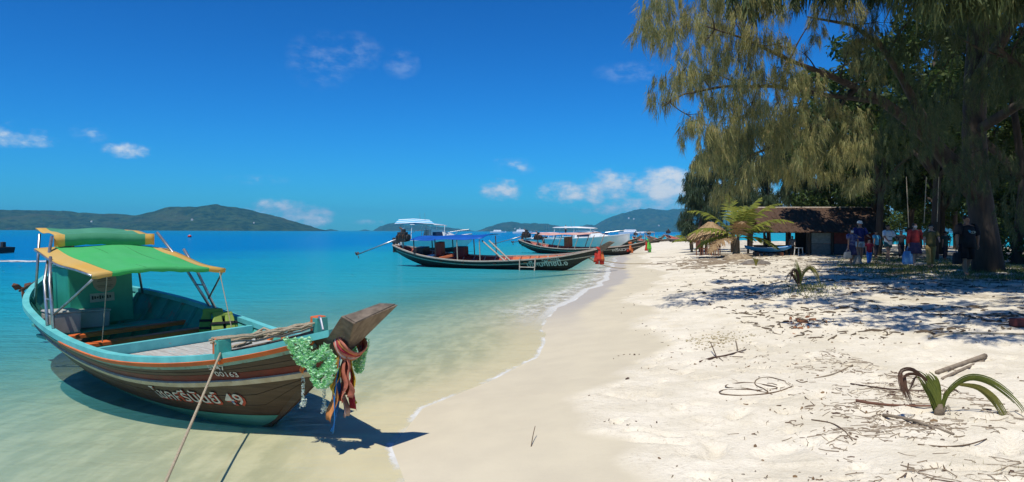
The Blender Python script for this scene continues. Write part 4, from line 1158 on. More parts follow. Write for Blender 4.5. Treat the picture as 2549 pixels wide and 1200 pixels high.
# buoy and the passing boat with its wake on the left
p = at(472, 591, 190); o = empty('mooring_buoy', (p.x, p.y, 0), 0, 'small red and white buoy floating off the island', 'buoy')
MB().ball((0, 0, .25), (.48, .48, .40), 12, 8).build('float', mat('red_buoy_paint', (.55, .03, .02), None, .4, 3), o, smooth=True)
MB().lathe([(.40, .42), (.36, .5), (.2, .62), (.05, .66)], 12).build('cap', M_white, o, smooth=True)
MB().tube([(0, 0, .6), (0, 0, .85)], .03, 6).build('ring', M_steel, o)
p = at(-12, 634, 58); o = empty('tender_boat', (p.x, p.y, .05), R(160), 'dark tender boat entering at the photo edge ahead of its wake', 'boat')
mb = MB(); mb.loft([[(-1.3, -.6, 0), (-1.3, -.7, .45), (-1.3, .7, .45), (-1.3, .6, 0)], [(.3, -.55, 0), (.3, -.7, .5), (.3, .7, .5), (.3, .55, 0)], [(1.4, -.05, .2), (1.4, -.08, .62), (1.4, .08, .62), (1.4, .05, .2)]], True); mb.build('hull', M_black_hull, o, smooth=False)
MB().box((-.9, 0, .62), (.3, .3, .5)).build('outboard_motor', M_dark, o, bevel=.05)
# foam of the wake
def foam_patch(name, pts, label):
    rnd = random.Random(len(name) + len(pts)); mb = MB()
    for (px, py, w_, n) in pts:
        g = at(px, py, 10); v = ray(px, py); t_ = -CAM_Z / v.z; c = Vector((0, 0, CAM_Z)) + v * t_
        for i in range(n):
            x = c.x + rnd.gauss(0, w_); y = c.y + rnd.gauss(0, w_ * .5); r = rnd.uniform(.08, .35)
            m_ = 7; mb.poly([(x + r * 2.0 * rnd.uniform(.7, 1.2) * math.cos(6.28 * q / m_), y + r * rnd.uniform(.7, 1.2) * math.sin(6.28 * q / m_), .012 + .002 * (i % 9)) for q in range(m_)])
    o = mb.build(name, mat('foam_white', (.78, .80, .80), (.62, .70, .74), .9, 3))
    return tag(o, label, kind='stuff')
foam_patch('wake_foam', [(5, 650, .5, 34), (25, 650, .5, 30), (45, 651, .5, 22), (62, 652, .4, 12), (108, 650, .4, 6), (150, 632, .4, 3)], 'white wake foam on the water at the photo edge')
# ------------------------------------------------------------------ trees
def leaf_mat(name, c1, c2, c3, trans=.22, scale=1.3):
    m = bpy.data.materials.new(name); m.use_nodes = True; MATS[name] = m
    t = NT(m.node_tree); b_ = t.n['Principled BSDF']
    pos = t.node('ShaderNodeNewGeometry').outputs['Position']
    c = t.mix(t.smooth(t.noise(pos, scale, 3, .6), .35, .65), c1, c2)
    c = t.mix(t.smooth(t.noise(pos, scale * 7, 2, .6), .5, .72), c, c3)
    t.put(b_.inputs['Base Color'], c); b_.inputs['Roughness'].default_value = .55; b_.inputs['Specular IOR Level'].default_value = .25
    tr = t.node('ShaderNodeBsdfTranslucent'); t.put(tr.inputs[0], c)
    mx = t.node('ShaderNodeMixShader'); mx.inputs[0].default_value = trans
    t.l.new(b_.outputs[0], mx.inputs[1]); t.l.new(tr.outputs[0], mx.inputs[2]); t.l.new(mx.outputs[0], t.n['Material Output'].inputs[0])
    return m
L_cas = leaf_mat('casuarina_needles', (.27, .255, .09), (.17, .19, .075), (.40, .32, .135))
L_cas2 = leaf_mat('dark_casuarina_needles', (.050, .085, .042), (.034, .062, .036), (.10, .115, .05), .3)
L_casg_shade = leaf_mat('shade_green_casuarina_needles', (.085, .115, .045), (.055, .085, .038), (.15, .16, .06))  # darker green needles; on the big casuarina they paint the crown's shaded right side
L_broad = leaf_mat('broad_leaves', (.055, .095, .022), (.035, .07, .02), (.13, .16, .03), .35)
M_bark = mat('casuarina_bark', (.075, .058, .045), (.042, .034, .028), .9, 5, stretch=(1, 1, .25), bump=.7, bscale=14)
def needle_mesh(name, centres, radii, n_tuft, n_needle, L, wd, seed, squash=.75, up=0.25):
    """drooping sprays of needles: thin triangles hanging from tuft points scattered through clump ellipsoids"""
    rs = np.random.RandomState(seed)
    Cn = np.asarray(centres, float); Rr = np.asarray(radii, float)
    nt = np.maximum((n_tuft * (Rr / Rr.mean()) ** 2).astype(int), 6)
    idx = np.repeat(np.arange(len(Cn)), nt)
    d = rs.normal(size=(len(idx), 3)); d /= np.linalg.norm(d, axis=1)[:, None]
    r = rs.uniform(.25, 1, len(idx)) ** .6
    P = Cn[idx] + d * (r * Rr[idx])[:, None] * np.array([1, 1, squash])
    T = np.repeat(P, n_needle, 0); n = len(T)
    out = np.repeat(d * np.array([1, 1, .3]) * rs.uniform(.05, .55, (len(d), 1)) + rs.normal(size=d.shape) * .12, n_needle, 0)
    dirn = out + rs.normal(size=(n, 3)) * .17; dirn[:, 2] -= rs.uniform(.75, 1.15, n)
    dirn /= np.linalg.norm(dirn, axis=1)[:, None]
    ln = L * rs.uniform(.55, 1.35, n)
    side = np.cross(dirn, rs.normal(size=(n, 3))); side /= np.linalg.norm(side, axis=1)[:, None] + 1e-9
    B = T + rs.normal(size=(n, 3)) * L * np.array([.10, .10, .30])
    w_ = wd * rs.uniform(.6, 1.3, n)
    V = np.empty((n, 3, 3)); V[:, 0] = B - side * w_[:, None] * .5; V[:, 1] = B + side * w_[:, None] * .5
    V[:, 2] = B + dirn * ln[:, None]
    return npmesh(name, V.reshape(-1, 3), np.arange(n * 3).reshape(-1, 3), 3)
def leaf_mesh(name, centres, radii, n_leaf, size, seed, squash=.8):
    rs = np.random.RandomState(seed); Cn = np.asarray(centres, float); Rr = np.asarray(radii, float)
    idx = np.repeat(np.arange(len(Cn)), np.maximum((n_leaf * (Rr / Rr.mean()) ** 2).astype(int), 6)); n = len(idx)
    d = rs.normal(size=(n, 3)); d /= np.linalg.norm(d, axis=1)[:, None]
    P = Cn[idx] + d * (rs.uniform(.2, 1, n) ** .5 * Rr[idx])[:, None] * np.array([1, 1, squash])
    nr = d * .5 + rs.normal(size=(n, 3)) * .6 + np.array([0, 0, .6]); nr /= np.linalg.norm(nr, axis=1)[:, None]
    u = np.cross(nr, rs.normal(size=(n, 3))); u /= np.linalg.norm(u, axis=1)[:, None] + 1e-9; v = np.cross(nr, u)
    s_ = size * rs.uniform(.6, 1.4, n)[:, None]
    V = np.stack([P - u * s_, P - v * s_ * .42, P + u * s_, P + v * s_ * .42], 1)
    return npmesh(name, V.reshape(-1, 3), np.arange(n * 4).reshape(-1, 4), 4)
def bend(a, b_, k, rnd, sag=.0, amp=.06):
    a = Vector(a); b_ = Vector(b_); L = (b_ - a).length; pts = []
    o1 = Vector((rnd.uniform(-1, 1), rnd.uniform(-1, 1), rnd.uniform(-1, 1))) * L * amp
    for i in range(k + 1):
        f = i / k; pts.append(a.lerp(b_, f) + o1 * math.sin(math.pi * f) + Vector((0, 0, sag * L * math.sin(math.pi * f))))
    return pts
def tree(name, label, limbs, clumps, leaf, cat='tree', group=None, seed=1, n_tuft=34, n_needle=10, L=.34, wd=.026, twig=True, kind='needle', leaf_n=120, leaf_size=.1, squash=.8, bark=None, over=(), split=0):
    """limbs: list of (points, radii); the first is the trunk. clumps: (centre, radius). Every clump is tied to a limb by a bough"""
    rnd = random.Random(seed)
    base = limbs[0][0][0]
    o = empty(name, base, 0, label, cat, group); B0 = Vector(base)
    bk = bark or M_bark
    MB().tube([Vector(p) - B0 for p in limbs[0][0]], limbs[0][1], 12).build('trunk', bk, o, smooth=True)
    for pts, rad in limbs[1:]: MB().tube([Vector(p) - B0 for p in pts], rad, 8).build('limb', bk, o, smooth=True)
    mb = MB(); allp = []
    for pts, rad in limbs:
        for i in range(len(pts) - 1):
            for f in (0, .33, .66): allp.append((Vector(pts[i]).lerp(Vector(pts[i + 1]), f), rad[i]))
    cen = [tuple(Vector(c) - B0) for c, r in clumps]; rr = [r for c, r in clumps]
    if twig:
        # boughs grow outwards: each clump hangs on the nearest wood already there
        todo = [(Vector(c), r) for c, r in clumps]
        todo.sort(key=lambda q: min((p - q[0]).length for p, _ in allp))
        for c, r in todo:
            best = min(allp, key=lambda q: (q[0] - c).length + max(0, q[0].z - c.z) * .4 + (0 if q[1] > .03 else .25))
            Lb = (c - best[0]).length
            pts = bend(best[0], c, 6, rnd, .05, .10)
            r0 = min(best[1] * .7, .014 + .009 * Lb)
            mb.tube([p - B0 for p in pts], [r0 * (1 - .6 * i / 6) for i in range(7)], 5, cap=False)
            allp += [(pts[3], r0 * .7), (pts[5], r0 * .5), (pts[6], r0 * .4)]
            for q in range(4):
                e = c + Vector((rnd.uniform(-1, 1), rnd.uniform(-1, 1), rnd.uniform(-.8, .6))) * r
                mb.tube([p - B0 for p in bend(pts[4], e, 3, rnd, 0, .08)], [r0 * .4, r0 * .3, r0 * .2, .004], 4, cap=False)
    if twig: tag(mb.build('boughs', bk, o, smooth=True), kind='stuff')
    if split: link('crown', needle_mesh('shade_side_crown', cen[split:], rr[split:], n_tuft + 10, n_needle, L, wd, seed + 3, squash), L_casg_shade, o); cen, rr = cen[:split], rr[:split]  # clumps past split: shaded crown side, painted with the darker needles
    me = needle_mesh('crown', cen, rr, n_tuft, n_needle, L, wd, seed, squash) if kind == 'needle' else leaf_mesh('crown', cen, rr, leaf_n, leaf_size, seed, squash)
    cr_ = link('crown', me, leaf, o)
    if over: link('crown', needle_mesh('upper_crown', [tuple(Vector(c) - B0) for c, r in over], [r for c, r in over], 100, 9, .34, .05, seed + 1, squash), L_casg_shade, o)
    return o
rnd = random.Random(77)
# --- the big casuarina: trunk beside the man in black, long boughs reaching out over the sand
TA = [at(2462, 655, 24.5), at(2448, 560, 24.4), at(2432, 450, 24.2), at(2424, 330, 24), at(2428, 200, 24), at(2436, 60, 23.8), at(2440, -120, 23.5), at(2430, -330, 23)]
TA[0].z = zs(TA[0].x, TA[0].y) - .15
limbsA = [(TA, [.50, .40, .37, .35, .33, .30, .24, .12]),
          ([at(2425, 480, 24.2), at(2375, 420, 23), at(2320, 350, 22.2), at(2262, 300, 21.2), at(2200, 255, 20.2), at(2130, 218, 19.2), at(2065, 188, 18.2), at(1965, 150, 17.2), at(1850, 95, 16.2), at(1740, 60, 15.4)], [.30, .26, .22, .17, .125, .095, .07, .045, .03, .012]),
          ([at(2330, 358, 21.6), at(2290, 280, 21), at(2245, 195, 20.4), at(2190, 110, 19.8), at(2120, 62, 19.2), at(2010, 42, 18.6)], [.16, .13, .10, .07, .05, .02]),
          ([at(2200, 255, 20.2), at(2080, 240, 18.6), at(1930, 215, 17.2), at(1800, 215, 16.2), at(1700, 235, 15.4), at(1650, 265, 14.8)], [.07, .055, .04, .03, .02, .01]),
          ([at(2436, 60, 23.8), at(2330, -60, 22.5), at(2180, -150, 20.5), at(2000, -190, 18), at(1800, -170, 16)], [.22, .18, .14, .10, .04]),
          ([at(2430, 200, 24), at(2500, 90, 22.5), at(2580, -40, 21), at(2680, -150, 19.5)], [.22, .18, .13, .06]),
          ([at(2424, 330, 24), at(2520, 270, 22.5), at(2640, 200, 20.5), at(2760, 180, 19)], [.18, .15, .10, .05]),
          ([at(2130, 218, 19.2), at(2050, 300, 18.6), at(1960, 350, 18.2), at(1860, 390, 17.8)], [.09, .07, .05, .02])]
CL = []
def clump(px, py, Y, r): CL.append((at(px, py, Y), r))
left = [(1600, 85, .40), (1625, 40, .40), (1660, 100, .48), (1650, 15, .50), (1700, 60, .50), (1720, 130, .45), (1690, 175, .40), (1670, 225, .34), (1648, 262, .30), (1720, 210, .48), (1760, 20, .60), (1770, 90, .55),
        (1760, 170, .55), (1770, 250, .48), (1735, 290, .36), (1820, 40, .65), (1830, 130, .60), (1815, 215, .55), (1800, 300, .55), (1760, 340, .42), (1880, 20, .60), (1890, 100, .60), (1880, 190, .62), (1860, 270, .62),
        (1850, 345, .60), (1800, 380, .50), (1760, 410, .42), (1940, 110, .48), (1950, 180, .60), (1935, 260, .66), (1925, 335, .66), (1900, 410, .60), (1850, 440, .50), (2010, 220, .56), (2000, 290, .62), (1990, 360, .66),
        (1975, 420, .50), (2060, 270, .50), (2070, 345, .60), (2060, 420, .56), (2030, 80, .30), (2050, 20, .40), (2110, 30, .45), (2120, 120, .34), (2150, 160, .40), (2160, 80, .45),
        (1800, 470, .36), (2130, 300, .50), (2140, 380, .56), (2120, 450, .46), (1700, 330, .26), (1960, 30, .35), (1990, 130, .30)]
for (px, py, r) in left:
    clump(px + rnd.uniform(-10, 10), py + rnd.uniform(-8, 8), 14.2 + (px - 1600) / 550 * 4 + rnd.uniform(-.7, 1.6), r * .80)
    for _ in range(2): clump(px + rnd.uniform(-38, 38), py + rnd.uniform(-30, 34), 14.2 + (px - 1600) / 550 * 4 + rnd.uniform(-1.0, 2.2), r * rnd.uniform(.38, .56))
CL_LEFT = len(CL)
for _ in range(50):       # hanging sprays to the right around the limbs, shade put in by darker needles
    px = rnd.uniform(2150, 2600); py = rnd.uniform(-30, 470)
    if 2385 < px < 2475 and 60 < py < 330 and rnd.random() < .75: continue
    clump(px, py, rnd.uniform(17, 25), rnd.uniform(.40, .85))
for (px, py) in ((2500, 400), (2400, 410), (2385, 470), (2460, 440), (2560, 430), (2230, 450), (2260, 390)): clump(px, py, rnd.uniform(19, 23), rnd.uniform(.5, .75))
OVER = []
for _ in range(250):      # crown above the frame, it shades the trunk side
    px = rnd.uniform(2080, 3000); py = rnd.uniform(-620, -25); Y = rnd.uniform(14 if px > 2260 else 16, 26)
    OVER.append((at(px, py, Y), rnd.uniform(.6, 1.1)))
for _ in range(14): OVER.append((at(rnd.uniform(1700, 2150), rnd.uniform(-150, -20), rnd.uniform(16.5, 20)), rnd.uniform(.45, .8)))
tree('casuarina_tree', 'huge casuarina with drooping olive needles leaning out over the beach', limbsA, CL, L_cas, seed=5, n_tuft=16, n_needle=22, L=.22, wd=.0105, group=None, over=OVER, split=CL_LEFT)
# --- second big casuarina at the frame edge, in shade
p0 = at(2660, 690, 20); p0.z = zs(p0.x, p0.y) - .1
limbsB = [([p0, p0 + Vector((.1, .2, 3)), p0 + Vector((-.2, .3, 6)), p0 + Vector((-.3, .2, 10))], [.45, .36, .28, .1]),
          ([p0 + Vector((-.1, .2, 4)), p0 + Vector((-1.6, -.8, 5.4)), p0 + Vector((-3.2, -1.8, 6.0))], [.18, .12, .04]),
          ([p0 + Vector((-.2, .3, 6)), p0 + Vector((-1.8, -2.6, 7.4)), p0 + Vector((-2.6, -5.2, 7.8))], [.16, .1, .04])]
CL = []
for _ in range(58):
    a = rnd.uniform(0, 6.28); r = rnd.uniform(.4, 4.6); CL.append((p0 + Vector((math.cos(a) * r - .8, math.sin(a) * r - 1.4, rnd.uniform(4.2, 10))), rnd.uniform(.5, 1.0)))
for (px, py) in ((2520, 500), (2545, 470), (2530, 545), (2552, 520), (2500, 525), (2548, 570)): CL.append((at(px, py, 18.5), .34))
tree('casuarina_tree', 'shaded casuarina whose needles hang in at the picture edge beside the big trunk', limbsB, CL, L_casg_shade, seed=9, n_tuft=28, n_needle=18, L=.26, wd=.014)
# --- a third casuarina just outside the frame; its boughs arch over the near sand and shade it
p0 = Vector((12.5, 10.5, 0)); p0.z = zs(p0.x, p0.y) - .1
limbsC = [([p0, p0 + Vector((-.3, .1, 3)), p0 + Vector((-.5, 0, 6)), p0 + Vector((-.6, 0, 11))], [.4, .33, .26, .08]),
          ([p0 + Vector((-.4, 0, 5)), p0 + Vector((-2.6, -.6, 7)), p0 + Vector((-5.2, -1.0, 7.9)), p0 + Vector((-7.6, -1.4, 8.2))], [.2, .15, .1, .04]),
          ([p0 + Vector((-.5, 0, 6.4)), p0 + Vector((-2.4, -2.2, 8)), p0 + Vector((-4.6, -3.6, 8.6))], [.16, .1, .04]),
          ([p0 + Vector((-.5, 0, 6)), p0 + Vector((-2.0, 2.2, 7.6)), p0 + Vector((-3.6, 4.0, 8.2))], [.16, .1, .04])]
CL = []
while len(CL) < 140:
    c = Vector((rnd.uniform(3.8, 15), rnd.uniform(5.6, 14.5), rnd.uniform(6.2, 10.5)))
    if c.z < 2.7 + .34 * c.y + .5: continue
    # shaded ground: keep the sunlit foreground free
    gx, gy = c.x + .174 * c.z, c.y + .41 * c.z
    if gy < 9.3 + rnd.uniform(-.2, .5) or gx < 4.6 + (gy < 11) * 1.2: continue
    CL.append((c, rnd.uniform(.35, .75)))
tree('casuarina_tree', 'casuarina beyond the picture edge that shades the near sand', limbsC, CL, L_cas, seed=19, n_tuft=46, n_needle=9, L=.32, wd=.042)
# --- slender casuarinas behind the palm and the hut
def slim(px, Yd, top, lab, seed, w0=1.1, dark=True, lowest=None, lean=0.0):
    g = at(px, 620, Yd); g.z = zs(g.x, g.y) - .1; t_ = at(px + lean, top, Yd)
    H_ = t_.z - g.z; r_ = random.Random(seed)
    pts = [g.lerp(t_, f) + Vector((r_.uniform(-.12, .12), r_.uniform(-.12, .12), 0)) * (f > 0) for f in (0, .25, .5, .75, 1)]
    limbs = [(pts, [.16, .13, .10, .07, .02])]
    cl = []
    n = int(H_ * 5.5)
    for i in range(n):
        f = r_.uniform(.28 if lowest is None else lowest, 1.02); a = r_.uniform(0, 6.28); rad = w0 * (1.25 - f) * r_.uniform(.3, 1.3)
        cl.append((g.lerp(t_, f) + Vector((math.cos(a) * rad, math.sin(a) * rad, r_.uniform(-.2, .2))), r_.uniform(.28, .55)))
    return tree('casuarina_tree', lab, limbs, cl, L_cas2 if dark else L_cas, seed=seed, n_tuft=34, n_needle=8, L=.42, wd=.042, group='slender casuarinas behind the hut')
for k, a in enumerate(((1745, 52, 395, 1.5, .2), (1722, 60, 440, 1.2, .15), (1782, 55, 350, 1.6, .3), (1825, 50, 330, 1.6, .35), (1868, 56, 320, 1.7, .35), (1915, 52, 310, 1.7, .35), (1965, 58, 320, 1.8, .4), (2015, 54, 330, 1.8, .4))):
    names = ['slender dark casuarina rising behind the straw parasol', 'bluish casuarina standing leftmost at the edge of the grove', 'slender casuarina just left of the small palm crown', 'tall slender casuarina directly behind the small palm',
             'tall casuarina behind the left end of the hut roof', 'tall casuarina behind the hut roof ridge', 'casuarina behind the middle of the hut', 'dense casuarina behind the right half of the hut']
    slim(a[0], a[1], a[2], names[k], 40 + k, a[3], True, a[4])
# --- broad-leaved trees closing off the shade behind the people
def broad(px, Yd, top, spread, lab, seed, lowest=.32, n=34):
    g = at(px, 620, Yd); g.z = zs(g.x, g.y) - .1; r_ = random.Random(seed); H_ = at(px, top, Yd).z - g.z
    T = [g, g + Vector((r_.uniform(-.3, .3), 0, H_ * .35)), g + Vector((r_.uniform(-.5, .5), 0, H_ * .65)), g + Vector((0, 0, H_ * .9))]
    limbs = [(T, [.20, .16, .12, .04])]
    cl = []
    for i in range(4):
        a = i * 1.6 + r_.uniform(0, 1); e = T[1] + Vector((math.cos(a) * spread * .7, math.sin(a) * spread * .7, H_ * r_.uniform(.15, .4)))
        limbs.append((bend(T[1], e, 4, r_, .1), [.14, .11, .08, .06, .03]))
    for i in range(n):
        a = r_.uniform(0, 6.28); rad = spread * math.sqrt(r_.uniform(.02, 1)); f = r_.uniform(lowest, 1)
        cl.append((g + Vector((math.cos(a) * rad, math.sin(a) * rad, H_ * f)), r_.uniform(.55, 1.05)))
    return tree('broadleaf_tree', lab, limbs, cl, L_broad, seed=seed, kind='leaf', leaf_n=190, leaf_size=.16, group='broadleaf trees in the grove')
for k, a in enumerate(((2090, 52, 360, 3.4, .38, 38), (2175, 46, 330, 3.4, .42, 40), (2260, 50, 320, 3.6, .45, 42), (2345, 44, 320, 3.4, .42, 40), (2440, 48, 300, 3.8, .36, 44), (2530, 40, 300, 3.4, .25, 40), (2620, 36, 300, 3.4, .2, 36), (2490, 62, 380, 5, .12, 50), (2185, 40.5, 190, 4.8, .54, 64), (2325, 35, 60, 5.4, .56, 80), (2530, 30, 40, 5.0, .5, 70), (2290, 62, 400, 5, .25, 50), (2130, 66, 400, 5, .2, 46), (2380, 58, 350, 5, .2, 50))):
    names = ['broadleaf tree over the right end of the hut', 'leafy tree behind the woman in the white cap', 'leafy tree with dark hanging boughs behind the white shirt', 'dense leafy tree behind the red blouse', 'big leafy tree right behind the great trunk',
             'bushy dark tree low at the picture edge', 'bushy tree partly outside the picture edge', 'wide dark thicket tree deepest behind the trunk', 'tall grove tree rising at the right end of the hut', 'tall grove tree shading the red blouse and yellow outfit', 'tall grove tree right of the great casuarina trunk', 'far thicket tree behind the hanging ropes', 'far thicket tree right behind the hut wall', 'far thicket tree behind the man in black']
    broad(a[0], a[1], a[2], a[3], names[k], 60 + k, a[4], a[5])
# undergrowth shrubs between the trunks
def shrub(px, py, Yd, r, lab, seed, leaf=None, size=.10, n=12):
    g = at(px, py, Yd); g.z = zs(g.x, g.y); r_ = random.Random(seed)
    o = empty('shrub', g, 0, lab, 'shrub', 'undergrowth shrubs')
    cl = []; mb = MB()
    for i in range(n):
        a = r_.uniform(0, 6.28); q = r * r_.uniform(.1, .9); c = Vector((math.cos(a) * q, math.sin(a) * q, r * r_.uniform(.25, 1.1))); cl.append((c, r * r_.uniform(.3, .5)))
        mb.tube(bend((0, 0, -.05), c, 3, r_, .05), [.03, .02, .014, .006], 5, cap=False)
    mb.build('stems', M_bark, o)
    link('foliage', leaf_mesh('foliage', [c for c, _ in cl], [q for _, q in cl], 90, size, seed), leaf or L_broad, o)
for k, a in enumerate(((2480, 40, 1.3, 'low dark shrub between the great trunk and the edge'), (2545, 30, 1.2, 'shaded shrub at the picture edge behind the driftwood'), (2200, 62, 1.2, 'low shrub far behind the white shirt'), (2120, 60, 1.3, 'shrub behind the corner of the hut'), (2420, 60, 1.5, 'far shrub showing right of the man in black'))):
    shrub(a[0], 625, a[1], a[2], a[3], 90 + k)

# ------------------------------------------------------------------ young coconut palm, straw parasol, hut
M_frond = leaf_mat('coconut_fronds', (.24, .26, .04), (.15, .20, .035), (.38, .33, .07), .35, 2.0)
M_dryfrond = mat('dry_palm_thatch', (.34, .23, .12), (.22, .14, .07), .9, 8, bump=.3)
M_husk = mat('palm_trunk_fibre', (.22, .17, .11), (.13, .10, .07), .9, 10, bump=.6)
def frond(parent, base, az, el, L, mt, droop=1.0, leaflet=.42, n=26, seed=0, name='frond', lw=.045):
    r_ = random.Random(seed); base = Vector(base); mb = MB(); pts = []
    d0 = Vector((math.cos(az) * math.cos(el), math.sin(az) * math.cos(el), math.sin(el))); p = base.copy(); d = d0.copy()
    pts.append(p.copy())
    for i in range(14):
        d = (d + Vector((0, 0, -.10 * droop * (i / 14 + .25)))).normalized(); p = p + d * (L / 14); pts.append(p.copy())
    mb.tube(pts, [.03 * (1 - .85 * i / 14) for i in range(15)], 5)
    for i in range(n):
        f = .14 + .86 * i / (n - 1); k = min(13, int(f * 14)); q = pts[k].lerp(pts[k + 1], f * 14 - k) if k < 14 else pts[14]
        tg = (pts[min(k + 1, 14)] - pts[k]).normalized(); sd = tg.cross(Vector((0, 0, 1)))
        if sd.length < .05: sd = Vector((1, 0, 0))
        sd.normalize()
        ll = leaflet * (math.sin(math.pi * (.12 + .85 * f)) * .9 + .12) * r_.uniform(.85, 1.15)
        for s_ in (-1, 1):
            e = q + (sd * s_ * .75 + tg * .55 + Vector((0, 0, r_.uniform(-.55, -.05) * droop))).normalized() * ll
            m_ = q.lerp(e, .45) + Vector((0, 0, .04)); w_ = tg * lw
            mb.poly([q - w_, q + w_, m_ + w_ * 1.3, e, m_ - w_ * 1.3])
    return mb.build(name, mt, parent)
g = ground(1832, 640); pal = empty('coconut_palm', g, 0, 'young coconut palm with arching fronds on a sand mound', 'palm tree')
MB().tube([(0, 0, -.1), (.02, 0, .35), (.05, 0, .8), (.06, 0, 1.15)], [.24, .19, .15, .11], 10).build('trunk', M_husk, pal, smooth=True)
for k, (azd, eld, L) in enumerate(((5, 58, 3.3), (-25, 42, 3.2), (30, 34, 3.0), (170, 52, 3.2), (195, 30, 3.2), (150, 20, 2.8), (215, 8, 2.6), (100, 75, 2.8), (-80, 62, 2.4), (260, 44, 2.6), (60, 62, 2.8), (-10, 12, 2.4), (185, 12, 2.6), (20, 70, 2.8))):
    dry_ = k in (5, 6, 9)
    frond(pal, (.06, 0, 1.05), R(azd), R(eld), L, M_dryfrond if dry_ else M_frond, 1.15, .75, 24, k, 'dead_frond' if dry_ else 'frond', .05)
for k, (px, py, h_, n_) in enumerate(((1700, 612, 1.5, 7), (1735, 605, 1.2, 6))):
    g = at(px + 22, py, 52); g.z = zs(g.x, g.y)
    o = empty('palm_sapling', g, 0, ['yellow green palm sapling leaning over the shore beside the parasol', 'small palm sapling tucked under the straw parasol'][k], 'palm tree')
    for q in range(n_): frond(o, (0, 0, .7), R(180 + (q - 3) * 38), R(30 + 8 * (q % 3)), h_, M_frond, 1.3, .38, 16, 30 + q)
    MB().tube([(0, 0, -.1), (0, 0, .75)], [.1, .07], 8).build('trunk', M_husk, o)
# straw parasol
g = at(1768, 612, 47); g.z = zs(g.x, g.y)
par = empty('straw_parasol', g, 0, 'shaggy straw parasol roof beside the young palm', 'parasol')
MB().tube([(0, 0, -.1), (0, 0, 2.0)], .06, 8).build('post', M_pole, par)
r_ = random.Random(3)
for lay in range(3):
    mb = MB()
    for i in range(150):
        a = r_.uniform(0, 6.28); r0 = .15 + .42 * lay; r1 = r0 + .62; z0 = 2.05 - .30 * lay; z1 = z0 - .42 - r_.uniform(0, .2)
        c0 = Vector((math.cos(a) * r0, math.sin(a) * r0, z0)); c1 = Vector((math.cos(a) * r1, math.sin(a) * r1, z1)) + Vector((r_.uniform(-.1, .1), r_.uniform(-.1, .1), 0)); t_ = Vector((-math.sin(a), math.cos(a), 0)) * .04
        mb.poly([c0 - t_, c0 + t_, c1 + t_ * 1.2, c1 - t_ * 1.2])
    mb.build('straw_layer', mat('straw_thatch', (.42, .29, .15), (.28, .18, .09), .9, 7, bump=.3), par)
# wooden chairs and table under it
M_wood = mat('reddish_wood', (.20, .07, .035), (.12, .045, .025), .7, 8, stretch=(1, 1, 4))
def chair(px, Yd, rz, lab):
    g = at(px, 612, Yd); g.z = zs(g.x, g.y); o = empty('beach_chair', g, rz, lab, 'chair', 'wooden chairs by the parasol')
    MB().box((0, 0, .42), (.45, .45, .05)).build('seat', M_wood, o)
    MB().box((-.22, 0, .72), (.04, .45, .5)).build('backrest', M_wood, o)
    for x in (-.2, .2):
        for y in (-.2, .2): MB().box((x, y, .2), (.05, .05, .42)).build('leg', M_wood, o)
chair(1745, 46, 0.4, 'dark wooden chair left under the straw parasol'); chair(1782, 44.5, 2.6, 'reddish wooden chair right of the parasol post')
g = at(1765, 612, 45.2); g.z = zs(g.x, g.y); o = empty('beach_table', g, .3, 'small wooden table between the parasol chairs', 'table')
MB().box((0, 0, .68), (.7, .6, .05)).build('table_top', M_wood, o)
for x in (-.28, .28):
    for y in (-.24, .24): MB().box((x, y, .33), (.05, .05, .68)).build('leg', M_wood, o)
# beach hut: thatch roof on posts, open counter on the left, panelled wall on the right
hx0, hx1 = at(1868, 600, 46).x, at(2168, 600, 44).x; hy = 45.0
gz = zs((hx0 + hx1) / 2, hy) - .02
hut = empty('beach_hut', ((hx0 + hx1) / 2, hy, gz), R(-6), 'low thatched beach hut with pale wall panels under the trees', 'hut')
HWd = (hx1 - hx0); M_thatch = mat('brown_thatch', (.115, .065, .040), (.06, .038, .026), .95, 6, bump=.6, stretch=(1, 3, 3), wear=((.30, .19, .12), .28, 5))
r_ = random.Random(12)
n_c, n_r = 22, 7
mbs = []
for v in range(4):
    mb = MB()
    for q in range(9):
        x = -.24 + q * .06; L_ = .62 * r_.uniform(.85, 1.12)
        mb.poly([(x - .04, 0, .02 + r_.uniform(0, .02)), (x + .04, 0, .02 + r_.uniform(0, .02)), (x + .035, -L_, .0 + r_.uniform(0, .05)), (x - .035, -L_ * .96, r_.uniform(0, .05))])
    mbs.append(mb.mesh('thatch_panel'))
for side in (0, 1):
    for rr_ in range(n_r):
        for cc in range(n_c):
            f = rr_ / (n_r - 1); x = -HWd / 2 - .25 + (HWd + .5) * (cc + .5) / n_c + r_.uniform(-.04, .04)
            yv = (-.15 - f * 2.25); zv = 2.78 - f * 1.22
            o = link('thatch_panel', mbs[r_.randrange(4)], M_thatch, hut)
            o.location = (x, yv if side == 0 else -yv, zv + .02 + r_.uniform(0, .03)); o.rotation_euler = (R(28) if side == 0 else R(28), 0, r_.uniform(-.06, .06) + (math.pi if side else 0)); o.scale = ((HWd + .5) / n_c / .46, 1, 1)
for sd in (-1, 1): MB().poly([(-HWd / 2 - .2, 0, 2.74), (HWd / 2 + .2, 0, 2.74), (HWd / 2 + .2, sd * 2.8, 1.30), (-HWd / 2 - .2, sd * 2.8, 1.30)]).build('roof_deck', M_thatch, hut, thick=.03)
MB().tube([(-HWd / 2 - .3, 0, 2.82), (HWd / 2 + .3, 0, 2.82)], .07, 8).build('ridge_pole', M_pole, hut)
for i in range(6):
    x = -HWd / 2 + .1 + (HWd - .2) * i / 5
    for y in (-2.2, 2.2): MB().tube([(x, y, -.1), (x, y, 1.56)], .07, 8).build('post', M_bark, hut)
wx0 = -HWd / 2 + HWd * .42
